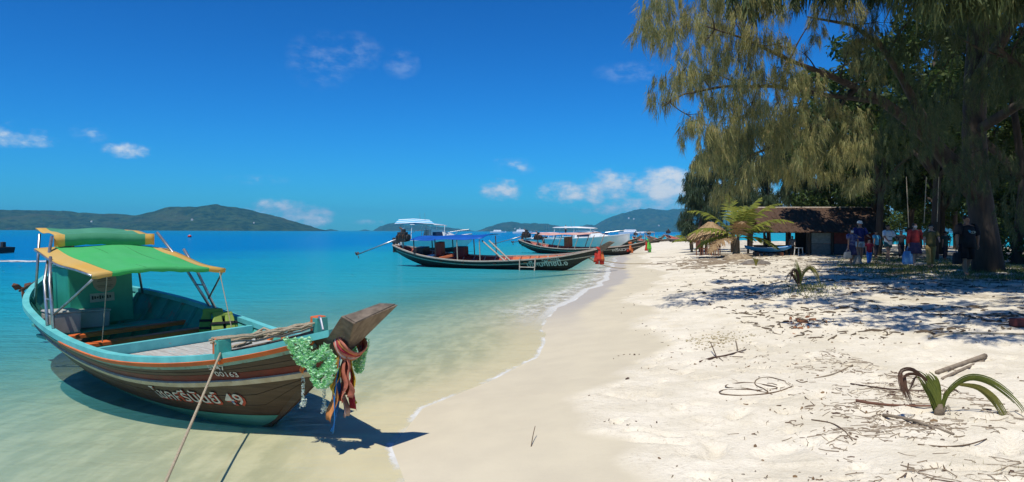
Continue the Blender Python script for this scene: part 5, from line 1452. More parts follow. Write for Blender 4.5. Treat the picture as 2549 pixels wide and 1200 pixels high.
MB().box(((wx0 + HWd / 2) / 2, 1.2, .68), (HWd / 2 - wx0, .08, 1.36)).build('back_wall', mat('dark_boarding', (.05, .042, .038), (.03, .026, .024), .9, 5, stretch=(6, 1, 1)), hut)
PW = (HWd / 2 - wx0) / 3
for i, (mn, c_) in enumerate((('grey_panel', (.26, .30, .29)), ('maroon_panel', (.16, .04, .035)), ('red_panel', (.20, .045, .035)))):
    x = wx0 + PW * (i + .5)
    MB().box((x, -2.12, .98), (PW - .05, .05, .62)).build('upper_panel', mat(mn, c_, None, .8, 6, wear=((.14, .12, .10), .3, 8)), hut)
    MB().box((x, -2.14, .33), (PW - .05, .05, .64)).build('lower_panel', mat('weathered_concrete' if i == 0 else 'slate_panel', (.20, .21, .20) if i == 0 else (.06, .07, .09), None, .9, 6), hut)
MB().box((wx0 - .1, -2.0, .72), (.12, .5, 1.44)).build('door_post', M_bark, hut)
MB().box(((-HWd / 2 + wx0) / 2, .9, .48), (wx0 + HWd / 2 - .3, .5, .06)).build('counter_top', M_wood, hut)
MB().box(((-HWd / 2 + wx0) / 2, .9, .22), (wx0 + HWd / 2 - .4, .4, .46)).build('counter', mat('dark_boarding', (.05, .042, .038)), hut)
# blue canoe drawn up in front of the hut
g = at(1912, 615, 41.5); g.z = zs(g.x, g.y) + .30
can = empty('canoe', g, R(3), 'bright blue and white canoe resting on trestles in front of the hut', 'canoe')
tab = [(-1.35, .05, .30, .18, .9), (-.9, .24, .22, .02, .6), (0, .34, .18, -.06, .55), (.9, .24, .22, .02, .6), (1.35, .05, .30, .18, .9)]
hC = Hull(tab); ssC = [-1.35 + 2.7 * i / 20 for i in range(21)]
for sd in (-1, 1):
    MB().loft([[hC.pt(s, j / 6, sd) for j in range(7)] for s in ssC]).build('side', mat('blue_canoe_paint', (.02, .20, .55), (.03, .26, .60), .4, 3), can, smooth=True, thick=.02)
    mb = MB(); sweep_stripe(mb, hC, ssC[2:-2], lambda s: hC.zg(s) - .045, lambda s: hC.zg(s), sd, 0, .02); mb.build('white_rim', M_white, can)
for x in (-.7, .7): MB().box((x, 0, -.20), (.10, .7, .22)).build('trestle', M_wood, can)
g = at(1988, 618, 42.4); g.z = zs(g.x, g.y); o = empty('plastic_stool', g, .4, 'white plastic stool standing by the hut doorway', 'stool')
MB().box((0, 0, .44), (.34, .34, .04)).build('seat', M_white, o, bevel=.01)
for x in (-.14, .14):
    for y in (-.14, .14): MB().bar((x, y, .43), (x * 1.25, y * 1.25, 0), .04, .04).build('leg', M_white, o)
# rope swings hanging in the shade
for k, (px, y0, y1, Yd) in enumerate(((2256, 440, 566, 30), (2306, 440, 556, 31), (2337, 440, 552, 32))):
    a = at(px, y0, Yd); c = at(px + (6, -6, -4)[k], y1, Yd)
    tag(MB().tube([a, a.lerp(c, .5), c], .017, 5).build('hanging_rope', M_rope), ['pale rope hanging right above the red blouse', 'pale rope hanging above the yellow outfit', 'pale rope hanging just left of the man in black'][k], 'rope')
# ------------------------------------------------------------------ people
M_skin = mat('tanned_skin', (.36, .20, .13), (.30, .16, .10), .6, 6, spec=.3)
M_skin2 = mat('fair_skin', (.50, .31, .22), (.44, .26, .18), .6, 6, spec=.3)
M_hair = mat('black_hair', (.012, .010, .009), (.02, .016, .014), .5, 30, bump=.3)
def cloth(name, c, c2=None): return mat(name, c, c2, .85, 10, bump=.15, bscale=30)
def skin_body(name, V, E, Rd, mt, parent):
    me = bpy.data.meshes.new(name); me.from_pydata([tuple(v) for v in V], E, [])
    o = bpy.data.objects.new(name, me); C.objects.link(o)
    md = o.modifiers.new('skin', 'SKIN'); md.use_smooth_shade = True
    for i, r in enumerate(Rd):
        sv = me.skin_vertices[0].data[i]; sv.radius = (r, r) if isinstance(r, (int, float)) else r; sv.use_root = (i == 0)
    o.modifiers.new('smooth', 'SUBSURF').levels = 1
    dg = bpy.context.evaluated_depsgraph_get()
    m2 = bpy.data.meshes.new_from_object(o.evaluated_get(dg))
    bpy.data.objects.remove(o); m2.name = name; m2.materials.clear()
    return link(name, m2, mt, parent, smooth=True)
def person(px, py, head_py, label, rz, top, bottom, skin=None, top_len=.84, sleeve=.5, bottom_kind='shorts', hair='short', stride=.12, arms=((.12, .06), (.12, .06)), bulk=1.0, Yd=None, z=None, cap=None, mask=None, long_sleeve=False, shoes=None, belly=0.0):
    """arms: (swing forward of the elbow, swing forward of the wrist) per side, in metres"""
    if Yd is None: g = ground(px, py)
    else:
        g = at(px, py, Yd); g.z = zs(g.x, g.y) if z is None else z
    H = (py - head_py) / FPX * g.y; k = H / 1.70
    o = empty('person', g, R(180) + rz, label, 'person'); o.scale = (k, k, k)
    skin = skin or M_skin; b = bulk
    sgn = (-1, 1)
    V = [(0, 0, .92), (0, .01, 1.10), (0, .0, 1.30), (0, -.01, 1.42), (0, .0, 1.50), (0, .015, 1.58), (0, .01, 1.665)]
    E = [(0, 1), (1, 2), (2, 3), (3, 4), (4, 5), (5, 6)]
    Rd = [(.135 * b, .10 * b), (.125 * b, .095 * b + belly), (.15 * b, .105 * b), (.07, .06), (.052, .055), (.078, .095), (.062, .075)]
    J = {}
    def add(p, par, r): V.append(p); Rd.append(r); E.append((par, len(V) - 1)); return len(V) - 1
    for i, s in enumerate(sgn):
        el, wr = arms[i]
        sh = add((s * .175 * b, 0, 1.385), 3, .062 * b)
        e_ = Vector((s * (.235 * b + .02), el, 1.13 + .25 * abs(el))); w_ = Vector((s * (.25 * b + .0 - .25 * max(0, wr - .15)), wr + el * .2, .90 + .9 * max(0, wr - .08)))
        eb = add(tuple(e_), sh, .043 * b); wb = add(tuple(w_), eb, .029)
        d = (w_ - e_).normalized(); pm = w_ + d * .06; pb = add(tuple(pm), wb, (.034, .018))
        u = Vector((s, 0, 0)); fw = Vector((0, 1, 0))
        for q, (off, L) in enumerate(((-.030, .062), (-.010, .074), (.011, .070), (.030, .056))):
            a_ = pm + fw * off * .8 + d * .035; m_ = a_ + d * L * .55; t_ = m_ + d * L * .4 - u * .018
            fa = add(tuple(a_), pb, .010); fb = add(tuple(m_), fa, .009); add(tuple(t_), fb, .007)
        ta = add(tuple(pm + fw * .036 - d * .02), pb, .011); add(tuple(pm + fw * .058 + d * .025), ta, .009)
        J['sh%d' % i] = Vector((s * .175 * b, 0, 1.385)); J['el%d' % i] = e_; J['wr%d' % i] = w_; J['hand%d' % i] = pm + d * .07
        st = stride * (1 if i else -1)
        hp = Vector((s * .088 * b, 0, .87)); kn = Vector((s * .098 * b, st * .55 + .03, .475)); an = Vector((s * .10, st - .02 * (st < 0), .085 + .05 * (st < -.05)))
        a1 = add(tuple(hp), 0, .09 * b); a2 = add(tuple(kn), a1, .062 * b); a2b = add(tuple(kn.lerp(an, .35) + Vector((0, -.015, 0))), a2, .055 * b); a3 = add(tuple(an), a2b, .038)
        a4 = add((an.x, an.y + .05, .045), a3, (.035, .03)); add((an.x * 1.12, an.y + .155, .028), a4, (.038, .02))
        J['hp%d' % i] = hp; J['kn%d' % i] = kn; J['an%d' % i] = an
    body = skin_body('body', V, E, Rd, skin, o)
    # face: nose, eyes, ears
    MB().loft([[(-.012, .098, 1.60), (.012, .098, 1.60), (0, .108, 1.60)], [(-.018, .10, 1.575), (.018, .10, 1.575), (0, .128, 1.572)], [(-.01, .10, 1.562), (.01, .10, 1.562), (0, .112, 1.562)]], True).build('nose', skin, o)
    for s in sgn:
        MB().ball((s * .030, .098, 1.603), (.013, .010, .008), 6, 4).build('eye', M_hair, o)
        MB().ball((s * .083, .005, 1.585), (.012, .020, .030), 6, 4).build('ear', skin, o)
    MB().box((0, .098, 1.535), (.045, .016, .010)).build('mouth', cloth('lip_skin', (.25, .08, .07)), o)
    # torso garment
    zt = top_len; ex = .018
    rings = [((0, 0, zt), .165 * b + ex, .125 * b + ex + belly), ((0, .01, 1.02), .155 * b + ex, .12 * b + ex + belly * 1.2), ((0, .01, 1.16), .158 * b + ex, .12 * b + ex + belly), ((0, 0, 1.30), .178 * b + ex, .122 * b + ex), ((0, 0, 1.395), .165 * b + ex, .095 * b + ex), ((0, 0, 1.445), .085, .078)]
    tp = MB().rings(rings, 16, cap=False).build('shirt', top, o, smooth=True, thick=.008)
    for i in (0, 1):
        sh, el, wr = J['sh%d' % i], J['el%d' % i], J['wr%d' % i]
        inn = sh * .82 + Vector((0, 0, 1.385 * .18))
        if long_sleeve: P = [inn, sh, el, el.lerp(wr, .9)]; rr = [.085 * b, .082 * b, .062 * b, .048]
        else: P = [inn, sh, sh.lerp(el, sleeve), sh.lerp(el, sleeve + .25)]; rr = [.085 * b, .085 * b, .078 * b, .074 * b]
        MB().tube(P, rr, 10, cap=False).build('sleeve', top, tp, smooth=True, thick=.006)
    # lower garment
    if bottom_kind in ('shorts', 'trousers', 'long_shorts'):
        bt = MB().rings([((0, 0, .80), .178 * b, .135 * b), ((0, 0, .90), .175 * b + .008, .13 * b + .008), ((0, 0, 1.0), .155 * b + .008, .118 * b + .008 + belly)], 16, cap=False).build(bottom_kind, bottom, o, smooth=True, thick=.006)
        for i in (0, 1):
            hp, kn, an = J['hp%d' % i], J['kn%d' % i], J['an%d' % i]
            if bottom_kind == 'shorts': P = [hp, hp.lerp(kn, .25), hp.lerp(kn, .50)]; rr = [.105 * b, .105 * b, .112 * b]
            elif bottom_kind == 'long_shorts': P = [hp, hp.lerp(kn, .5), kn]; rr = [.105 * b, .10 * b, .10 * b]
            else: P = [hp, hp.lerp(kn, .5), kn, kn.lerp(an, .5), kn.lerp(an, .9)]; rr = [.105 * b, .093 * b, .078 * b, .072 * b, .06]
            MB().tube(P, rr, 10, cap=False).build('leg_cloth', bottom, bt, smooth=True, thick=.006)
    else:
        zl = {'skirt': .52, 'long_skirt': .12}[bottom_kind]
        n = 18; secs = []
        for (zz_, r1, r2) in ((1.0, .155 * b + .01, .118 * b + .01), (.88, .19 * b, .15 * b), ((.88 + zl) / 2, .215 * b, .19 * b), (zl, .245 * b, .235 * b)):
            secs.append([Vector((math.cos(6.283 * j / n) * r1 * (1 + .05 * math.sin(5 * 6.283 * j / n) * (1.0 - zz_)), math.sin(6.283 * j / n) * r2 * (1 + .05 * math.sin(5 * 6.283 * j / n) * (1.0 - zz_)), zz_)) for j in range(n)])
        MB().loft(secs, True, False).build('skirt', bottom, o, smooth=True, thick=.006)
    # hair, cap, mask, shoes
    if hair:
        hb = MB().ball((0, -.034, 1.642), (.089, .088, .074), 12, 8); h_ = hb.build('hair', M_hair, o, smooth=True)
        if hair == 'long': MB().rings([((0, -.055, 1.66), .08, .055), ((0, -.075, 1.52), .088, .05), ((0, -.085, 1.38), .085, .035), ((0, -.09, 1.28), .05, .02)], 10).build('hair_length', M_hair, h_, smooth=True)
    if cap is not None:
        cp = MB().lathe([(.100, 0), (.102, .035), (.088, .075), (.05, .100), (.01, .106)], 14, (0, -.005, 1.625)).build('cap', cap, o, smooth=True)
        MB().poly([(.092 * math.cos(a), .02 + .165 * math.sin(a), 1.632 - .02 * math.sin(a)) for a in [math.pi * i / 10 for i in range(11)]]).build('cap_brim', cap, cp, thick=.008)
    if mask is not None: MB().loft([[(-.07, .05, 1.60), (0, .122, 1.592), (.07, .05, 1.60)], [(-.068, .055, 1.56), (0, .135, 1.555), (.068, .055, 1.56)], [(-.05, .05, 1.51), (0, .10, 1.502), (.05, .05, 1.51)]]).build('face_mask', mask, o, smooth=True, thick=.006)
    if shoes is not None:
        for i in (0, 1):
            an = J['an%d' % i]; MB().rings([((an.x * 1.06, an.y + .06, .002), .047, .125), ((an.x * 1.06, an.y + .06, .035), .05, .128), ((an.x, an.y + .02, .085), .042, .07)], 10).build('shoe', shoes, o, smooth=True)
    M = Matrix.Translation(g) @ Matrix.Rotation(R(180) + rz, 4, 'Z') @ Matrix.Scale(k, 4)
    return o, M, J
W_ = M_white
blk = cloth('black_tshirt', (.012, .012, .014), (.018, .018, .02)); 
man, MM, JJ = person(2404, 686, 538, 'barefoot heavy man in black T-shirt and black shorts under the big tree', .12, blk, cloth('black_shorts', (.010, .010, .011)), top_len=.80, sleeve=.72, bottom_kind='long_shorts', bulk=1.28, belly=.05, stride=.10, arms=((.05, .05), (.05, .05)))
# shirt print: pale oval ring with a blue tail
prt = MB(); n = 24
def ytor(x, z): return .205 + .018 + .012 * 0 - x * x * 1.1
oy = []
for r1, r2, dz in ((.10, .036, 0), (.082, .022, 0)): oy.append([Vector((-.03 + r1 * math.cos(6.283 * i / n), 0, 1.24 + r2 * math.sin(6.283 * i / n))) for i in range(n)])
for q in oy:
    for p in q: p.y = ytor(p.x, p.z)
prt.loft([oy[0] + [oy[0][0]], oy[1] + [oy[1][0]]])
for x0 in (-.075, -.005): prt.poly([(x0 + .012 * math.cos(a), ytor(x0, 0) + .002, 1.24 + .020 * math.sin(a)) for a in [6.283 * i / 8 for i in range(8)]])
prt.build('shirt_print', cloth('pale_shirt_print', (.50, .58, .46)), man)
MB().poly([(.05, ytor(.05, 0) + .003, 1.215), (.085, ytor(.085, 0) + .003, 1.235), (.12, ytor(.12, 0) + .004, 1.30), (.055, ytor(.055, 0) + .004, 1.305), (.045, ytor(.045, 0) + .003, 1.265)]).build('shirt_print_tail', cloth('blue_shirt_print', (.05, .34, .55)), man)
red, RM_, RJ = person(2276, 664, 556, 'woman in loose red blouse and white face mask carrying a blue bag', .10, cloth('red_blouse', (.55, .055, .045), (.42, .04, .035)), cloth('purple_skirt', (.11, .06, .11), (.05, .04, .08)), skin=M_skin2, top_len=.86, bottom_kind='skirt', hair='long', mask=W_, long_sleeve=True, stride=.14, bulk=1.1, shoes=cloth('pale_shoes', (.5, .48, .44)), arms=((.10, .22), (.03, .03)))
yel, YM_, YJ = person(2316, 668, 559, 'person in olive yellow top and tan trousers behind the red blouse', -.25, cloth('olive_top', (.13, .11, .035), (.09, .08, .03)), cloth('tan_trousers', (.36, .25, .08), (.28, .19, .06)), skin=M_skin2, bottom_kind='trousers', stride=.16, arms=((.12, .28), (.08, .08)))
wht, WM_, WJ = person(2210, 652, 560, 'person in white printed T-shirt and teal shorts walking', .2, cloth('white_tshirt', (.74, .74, .72), (.60, .62, .62)), cloth('teal_shorts', (.03, .10, .10)), stride=.22, bottom_kind='shorts', sleeve=.7, top_len=.78, arms=((.10, .24), (.10, .22)), bulk=1.05)
MB().box((0, .155, 1.16), (.16, .012, .035)).build('shirt_print', cloth('grey_print', (.16, .20, .24)), wht)
MB().box((0, .158, .98), (.24, .012, .05)).build('shirt_print', cloth('grey_print', (.16, .20, .24)), wht)
nav, NM_, NJ = person(2139, 658, 551, 'woman in white cap, navy blouse and pale grey shorts', .05, cloth('navy_blouse', (.02, .025, .13), (.015, .018, .09)), cloth('pale_denim_shorts', (.42, .50, .52), (.36, .44, .46)), skin=M_skin, bottom_kind='shorts', top_len=.90, cap=cloth('white_cap', (.66, .72, .70)), hair='long', stride=.07, arms=((.10, .30), (.10, .30)), shoes=cloth('pale_sandals', (.45, .42, .36)), long_sleeve=False, sleeve=.7)
chd, CM_, CJ = person(2163, 652, 588, 'small child in red shirt and bright blue trousers behind the white cap', 0, cloth('child_red_shirt', (.42, .03, .05)), cloth('bright_blue_trousers', (.02, .20, .66)), skin=M_skin2, bottom_kind='trousers', stride=.10, Yd=30, arms=((.08, .1), (.08, .1)))
blu, BM_, BJ = person(2119, 655, 560, 'person in dark blue patterned dress half hidden by the white cap woman', .3, cloth('patterned_blue_dress', (.03, .03, .16), (.16, .18, .26)), cloth('dark_blue_skirt', (.025, .03, .10)), bottom_kind='skirt', hair='long', Yd=29.5, stride=.1, mask=W_)
gry, GM_, GJ = person(2058, 631, 571, 'woman in white blouse and long grey skirt by the hut wall', .15, cloth('white_blouse', (.70, .69, .66), (.35, .35, .36)), cloth('long_grey_skirt', (.30, .34, .33), (.38, .42, .40)), skin=M_skin2, bottom_kind='long_skirt', hair='long', stride=.05, arms=((.1, .2), (.1, .25)), long_sleeve=True)
# people on the boats and in the hut shade
p = at(1408, 583, 84); person(1408, 583, 562.5, 'distant person in white shirt standing on the speedboat roof', .3, cloth('white_tshirt2', (.72, .72, .70)), cloth('dark_trousers', (.02, .02, .03)), bottom_kind='trousers', Yd=92, z=1.66, stride=.04)
person(1905, 622, 575, 'shaded figure in dark clothes standing left inside the open hut', .5, cloth('dark_grey_shirt', (.05, .05, .055)), cloth('dark_trousers', (.02, .02, .03)), bottom_kind='trousers', Yd=44.2, stride=.05)
person(1972, 624, 576, 'shaded figure in a striped grey top by the hut doorway', -.4, cloth('grey_striped_top', (.20, .20, .21), (.08, .08, .09)), cloth('dark_trousers', (.02, .02, .03)), bottom_kind='trousers', Yd=42.8, stride=.05)
person(2180, 640, 571, 'half hidden person in a sky blue top behind the red shirted child', .4, cloth('sky_blue_top', (.10, .42, .60)), cloth('dark_trousers', (.02, .02, .03)), bottom_kind='trousers', Yd=36, stride=.08)
person(2243, 641, 573, 'dark dressed person in the shade behind the blue bag', -.3, cloth('charcoal_top', (.03, .03, .035)), cloth('dark_trousers', (.02, .02, .03)), bottom_kind='trousers', Yd=36, stride=.1, hair='long')
person(2352, 640, 570, 'person in a dark cap standing back between yellow and black outfits', .2, cloth('deep_green_top', (.03, .06, .05)), cloth('dark_trousers', (.02, .02, .03)), bottom_kind='trousers', Yd=35, stride=.06, cap=cloth('dark_cap', (.03, .03, .04)))
person(2190, 634, 573, 'distant person in a pale shirt deep in the grove', -.5, cloth('pale_shirt', (.45, .45, .42)), cloth('brown_shorts', (.12, .08, .05)), bottom_kind='shorts', Yd=42, stride=.1)
# carried bags (each hangs from the hand that holds it)
def bag(M, hand, label, w_, d_, h_, mt, name='carrier_bag', drop=.10):
    p = M @ hand; o = empty(name, p, 0.15, label, 'bag')
    secs = []
    for zz_, f in ((-drop, .80), (-drop - h_ * .3, 1.0), (-drop - h_ * .8, 1.05), (-drop - h_, .92)):
        secs.append([Vector((sx * w_ / 2 * f, sy * d_ / 2 * f, zz_ + .01 * sx)) for sx, sy in ((-1, -1), (0, -1.15), (1, -1), (1.04, 0), (1, 1), (0, 1.15), (-1, 1), (-1.04, 0))])
    MB().loft(secs, True).build('bag_body', mt, o, bevel=.015)
    for s in (-1, 1): MB().tube([(-w_ * .28, s * d_ * .3, -drop), (-.03, s * .01, .02), (.03, s * .01, .02), (w_ * .28, s * d_ * .3, -drop)], .008, 5).build('bag_handle', mt, o)
    return o
bag(RM_, RJ['hand1'], 'large pale blue carrier bag held by the woman in red', .42, .18, .52, mat('pale_blue_plastic', (.16, .40, .72), (.13, .34, .64), .5, 5, trans=.2), drop=.16)
bag(MM, JJ['hand1'], 'black bag dangling from the hand of the man in black', .26, .12, .36, M_black, 'black_bag', drop=.12)
bag(BM_, BJ['hand1'], 'cream handbag carried by the dark blue dress', .30, .14, .28, cloth('cream_bag', (.46, .43, .36)), 'handbag')
bag(BM_, BJ['hand0'], 'clear grey plastic bag held low beside the white cap woman', .26, .14, .34, mat('grey_plastic_film', (.36, .36, .34), None, .35, 6, trans=.3), drop=.25)
bag(GM_, GJ['hand1'], 'orange woven bag carried by the grey skirt', .40, .2, .26, cloth('orange_woven', (.42, .13, .06)), 'woven_bag', drop=.02)
# ------------------------------------------------------------------ things lying on the sand
M_drift = mat('bleached_driftwood', (.30, .24, .17), (.19, .145, .10), .9, 9, stretch=(1, 1, 1), bump=.5)
M_twig = mat('brown_twig', (.17, .11, .065), (.10, .065, .04), .9, 12, bump=.4)
M_dkwood = mat('dark_wet_wood', (.10, .055, .035), (.06, .035, .025), .85, 12, bump=.4)
def gpts(pix, lift=.0):
    out = []
    for q in pix:
        p = ground(q[0], q[1]); out.append(p + Vector((0, 0, lift + (q[2] if len(q) > 2 else 0))))
    return out
def smooth_path(P, k=4):
    out = []
    for i in range(len(P) - 1):
        p0, p1, p2, p3 = P[max(i - 1, 0)], P[i], P[i + 1], P[min(i + 2, len(P) - 1)]
        for j in range(k):
            t_ = j / k
            out.append(.5 * ((2 * p1) + (p2 - p0) * t_ + (2 * p0 - 5 * p1 + 4 * p2 - p3) * t_ ** 2 + (3 * p1 - p0 - 3 * p2 + p3) * t_ ** 3))
    out.append(P[-1]); return out
def stick(name, pix, r0, r1, label, cat, mt=None, n=7, lift=None, forks=()):
    P = gpts(pix, r0 * .7 if lift is None else lift); B0 = P[0].copy()
    Q = smooth_path(P, 4); L = len(Q)
    rr = [r0 + (r1 - r0) * i / (L - 1) for i in range(L)]
    if forks:
        o = empty(name, B0, 0, label, cat)
        MB().tube([q - B0 for q in Q], rr, n).build('stem', mt or M_drift, o, smooth=True)
        for f in forks:
            F_ = gpts(f, r1 * .7); MB().tube([q - B0 for q in smooth_path(F_, 3)], [r0 * .6 * (1 - .6 * i / (3 * (len(F_) - 1))) for i in range(3 * (len(F_) - 1) + 1)], 6).build('fork', mt or M_drift, o, smooth=True)
    else:
        o = MB().tube([q - B0 for q in Q], rr, n).build(name, mt or M_drift, None, smooth=True); o.location = B0; tag(o, label, cat)
    return o
stick('log', [(2332, 932), (2390, 912), (2452, 890)], .024, .030, 'grey weathered log half buried beside the palm seedling', 'log', lift=.02)
stick('stick', [(2345, 945), (2400, 920), (2448, 900)], .014, .018, 'thin branch lying along the weathered log', 'stick', M_drift, 6)
stick('stick', [(2118, 957), (2165, 964), (2235, 972), (2300, 974)], .009, .006, 'long thin dark stick pointing at the palm seedling', 'stick', M_dkwood)
stick('stick', [(2198, 1036), (2250, 1044), (2310, 1062), (2374, 1084)], .014, .010, 'smooth stick slanting down in front of the palm seedling', 'stick', M_drift)
stick('palm_sheath', [(2130, 1000), (2165, 1006), (2230, 1012), (2330, 1014)], .016, .007, 'reddish brown dry palm sheath under the seedling leaves', 'palm sheath', mat('red_brown_husk', (.20, .085, .05), (.12, .06, .04), .8, 9), n=6)
stick('twig', [(2285, 1108), (2350, 1113), (2410, 1108), (2456, 1094)], .006, .005, 'long bent twig in front of the slanting stick', 'twig', M_twig, 5)
stick('twig', [(2020, 1046), (2068, 1054), (2100, 1072), (2122, 1098)], .006, .004, 'curved twig drooping on bare sand left of the debris', 'twig', M_twig, 5)
stick('twig', [(2234, 1196), (2256, 1180), (2261, 1155)], .006, .004, 'small hooked twig at the bottom edge of the picture', 'twig', M_twig, 5)
stick('twig', [(2003, 988), (2028, 1010)], .004, .003, 'tiny straight twig left of the long dark stick', 'twig', M_twig, 5)
stick('stick', [(2028, 942), (2075, 932), (2122, 910)], .006, .010, 'pale bowed stick above the thin dark stick', 'stick', M_drift)
stick('driftwood_branch', [(1742, 903), (1772, 893), (1800, 888), (1830, 880), (1856, 872)], .014, .006, 'brown forked driftwood branch on open sand', 'driftwood', M_dkwood, 7,
      forks=[[(1785, 893), (1772, 880, .10), (1766, 874, .13)], [(1775, 893), (1755, 900)], [(1800, 888), (1850, 889)], [(1790, 892), (1800, 900)]])
stick('driftwood_stub', [(1836, 874), (1834, 874, .06), (1831, 874, .13)], .011, .008, 'short upright wood stub behind the forked driftwood', 'driftwood', M_drift)
stick('vine_loop', [(1972, 963), (1935, 976), (1880, 984), (1830, 985), (1792, 980), (1800, 972), (1845, 970), (1895, 972), (1935, 966), (1900, 958), (1850, 953), (1808, 960), (1815, 966), (1860, 968), (1890, 975), (1912, 978), (1900, 968), (1880, 958), (1885, 945), (1915, 940), (1955, 950)], .006, .005, 'looped dry vine lying on the open sand', 'vine', M_twig, 5)
stick('vine_piece', [(1982, 948), (1995, 953), (2010, 950)], .006, .005, 'short curl of dry vine beside the looped vine', 'vine', M_twig, 5)
stick('beach_rope', [(2312, 845), (2340, 835), (2400, 831), (2480, 832), (2560, 834), (2640, 832)], .014, .014, 'pale rope lying across the sand at the edge of the shade', 'rope', M_rope, 6)
stick('driftwood_root', [(2500, 625, .5), (2490, 633, .25), (2500, 642), (2540, 645), (2580, 650)], .05, .06, 'pale curved driftwood root in the deep shade', 'driftwood', mat('pale_root', (.34, .27, .22), None, .9, 8))
stick('twig', [(1322, 1112), (1327, 1098, .05), (1332, 1088, .09)], .004, .003, 'thin twig standing up from the smooth sand', 'twig', M_twig, 5)
stick('stick', [(1635, 657), (1662, 655)], .02, .02, 'short dark stick near the water by the debris', 'stick', M_dkwood)
g = ground(2545, 812); o = MB().box((0, 0, .05), (.34, .14, .12)).build('wood_block', mat('maroon_block', (.13, .03, .025), None, .6, 8), None, bevel=.02); o.location = g; o.rotation_euler = (0, .05, .1); tag(o, 'maroon painted block of wood at the picture edge', 'block')
# sand mound with roots under the palm
def mound(name, px, py, rx, ry, h_, mt, label, cat, seed):
    g = ground(px, py); mb = MB(); r_ = random.Random(seed); n, m_ = 18, 6
    secs = []
    for i in range(m_):
        f = i / (m_ - 1); rad = math.cos(f * math.pi / 2); secs.append([Vector((rx * rad * math.cos(6.283 * j / n) * (1 + .12 * math.sin(3 * j + seed)), ry * rad * math.sin(6.283 * j / n), -.06 + h_ * math.sin(f * math.pi / 2) * (1 + r_.uniform(-.1, .1)))) for j in range(n)])
    mb.loft(secs, True); o = mb.build(name, mt, None, smooth=True); o.location = g; return tag(o, label, cat)
mound('root_mound', 1838, 646, .75, .5, .34, mat('rooty_soil', (.42, .33, .21), (.22, .16, .10), .95, 7, bump=.9), 'lumpy mound of roots and husks at the palm foot', 'mound', 2)
mound('half_buried_log', 1882, 658, .72, .30, .26, mat('grey_log', (.22, .19, .16), (.13, .11, .09), .9, 8, bump=.6), 'rounded grey log end half buried before the palm mound', 'log', 5)
# coconut seedlings
def blade(parent, pts, w_, mt, name='leaf', strips=6):
    # a torn palm leaf: a rib with a few separate narrow strips
    P = smooth_path([Vector(p) for p in pts], 4); mb = MB(); L = len(P); r_ = random.Random(int(w_ * 1e4) + L + len(pts))
    for q in range(strips):
        off = (q - (strips - 1) / 2) / strips; end = 1 - .12 * abs(off) * strips * r_.uniform(.3, 1); dr = r_.uniform(-.02, .05)
        secs = []
        for i in range(L):
            f = i / (L - 1)
            if f > end: break
            p = P[i]; d = (P[min(i + 1, L - 1)] - P[max(i - 1, 0)]).normalized(); s_ = d.cross(Vector((0, 1, .35)))
            if s_.length < .1: s_ = Vector((1, 0, 0))
            s_.normalize(); n_ = s_.cross(d)
            sp = w_ * (.25 + .95 * math.sin(math.pi * min(1, .06 + .80 * f))) ; ww = sp / strips * .5 * (1 - .8 * max(0, f / end - .55) / .45) + .0012
            c = p + s_ * off * sp + n_ * abs(off) * sp * .5 + Vector((0, 0, -dr * f * f * abs(off) * 2))
            secs.append([c - s_ * ww, c + n_ * ww * .5, c + s_ * ww])
        if len(secs) > 2: mb.loft(secs)
    return mb.build(name, mt, parent, smooth=True, thick=.0015)
M_lgreen = mat('seedling_green_leaf', (.23, .26, .045), (.15, .19, .035), .5, 6, stretch=(4, 4, 1), trans=.35)
M_lyel = mat('seedling_yellowing_leaf', (.30, .27, .06), (.20, .20, .05), .55, 6, trans=.35)
M_lbrn = mat('seedling_dead_leaf', (.15, .075, .045), (.09, .05, .035), .7, 8, trans=.2)
g = ground(2338, 1032); k = g.y / FPX
sd = empty('palm_seedling', g, 0, 'coconut seedling with drooping green and brown leaves among debris', 'seedling')
def pp(px, py, dy=0.0): return ((px - 2338) * k, dy, (1032 - py) * k)
blade(sd, [pp(2338, 1034), pp(2330, 1000, -.02), pp(2312, 965, -.03), pp(2290, 935, -.04), pp(2262, 918, -.05)], .085, M_lgreen)
blade(sd, [pp(2336, 1034), pp(2334, 990, .02), pp(2326, 950, .02), pp(2308, 930, .02)], .10, M_lgreen)
blade(sd, [pp(2300, 945, -.04), pp(2262, 918, -.06), pp(2232, 920, -.08), pp(2226, 945, -.10), pp(2234, 975, -.11), pp(2244, 1000, -.11)], .035, M_lbrn)
blade(sd, [pp(2295, 938, -.03), pp(2272, 930, -.02), pp(2248, 935, -.03), pp(2246, 965, -.05), pp(2256, 990, -.05), pp(2262, 1005, -.05)], .030, M_lbrn)
blade(sd, [pp(2278, 932, -.02), pp(2266, 950, -.03), pp(2252, 975, -.04)], .016, M_lbrn)
blade(sd, [pp(2344, 1034), pp(2352, 985, -.02), pp(2380, 950, -.04), pp(2412, 936, -.06), pp(2450, 945, -.10), pp(2490, 975, -.13), pp(2515, 1005, -.15), pp(2524, 1030, -.16)], .060, M_lgreen)
blade(sd, [pp(2380, 955, -.03), pp(2420, 960, -.08), pp(2450, 985, -.12), pp(2470, 1020, -.15), pp(2476, 1048, -.17)], .050, M_lyel)
blade(sd, [pp(2346, 1034), pp(2350, 1000), pp(2362, 985, .05), pp(2390, 975, .1), pp(2420, 990, .12)], .030, M_lbrn)
blade(sd, [pp(2346, 1032), pp(2356, 1010, -.02), pp(2360, 1035, -.04)], .02, mat('pale_dry_leaf', (.45, .38, .26), None, .7, 8))
MB().rings([((0, 0, -.03), .045, .04), ((0, 0, .03), .04, .036), ((0, 0, .09), .022, .02)], 10).build('husk', M_husk, sd, smooth=True)
g = ground(1990, 712); k = g.y / FPX
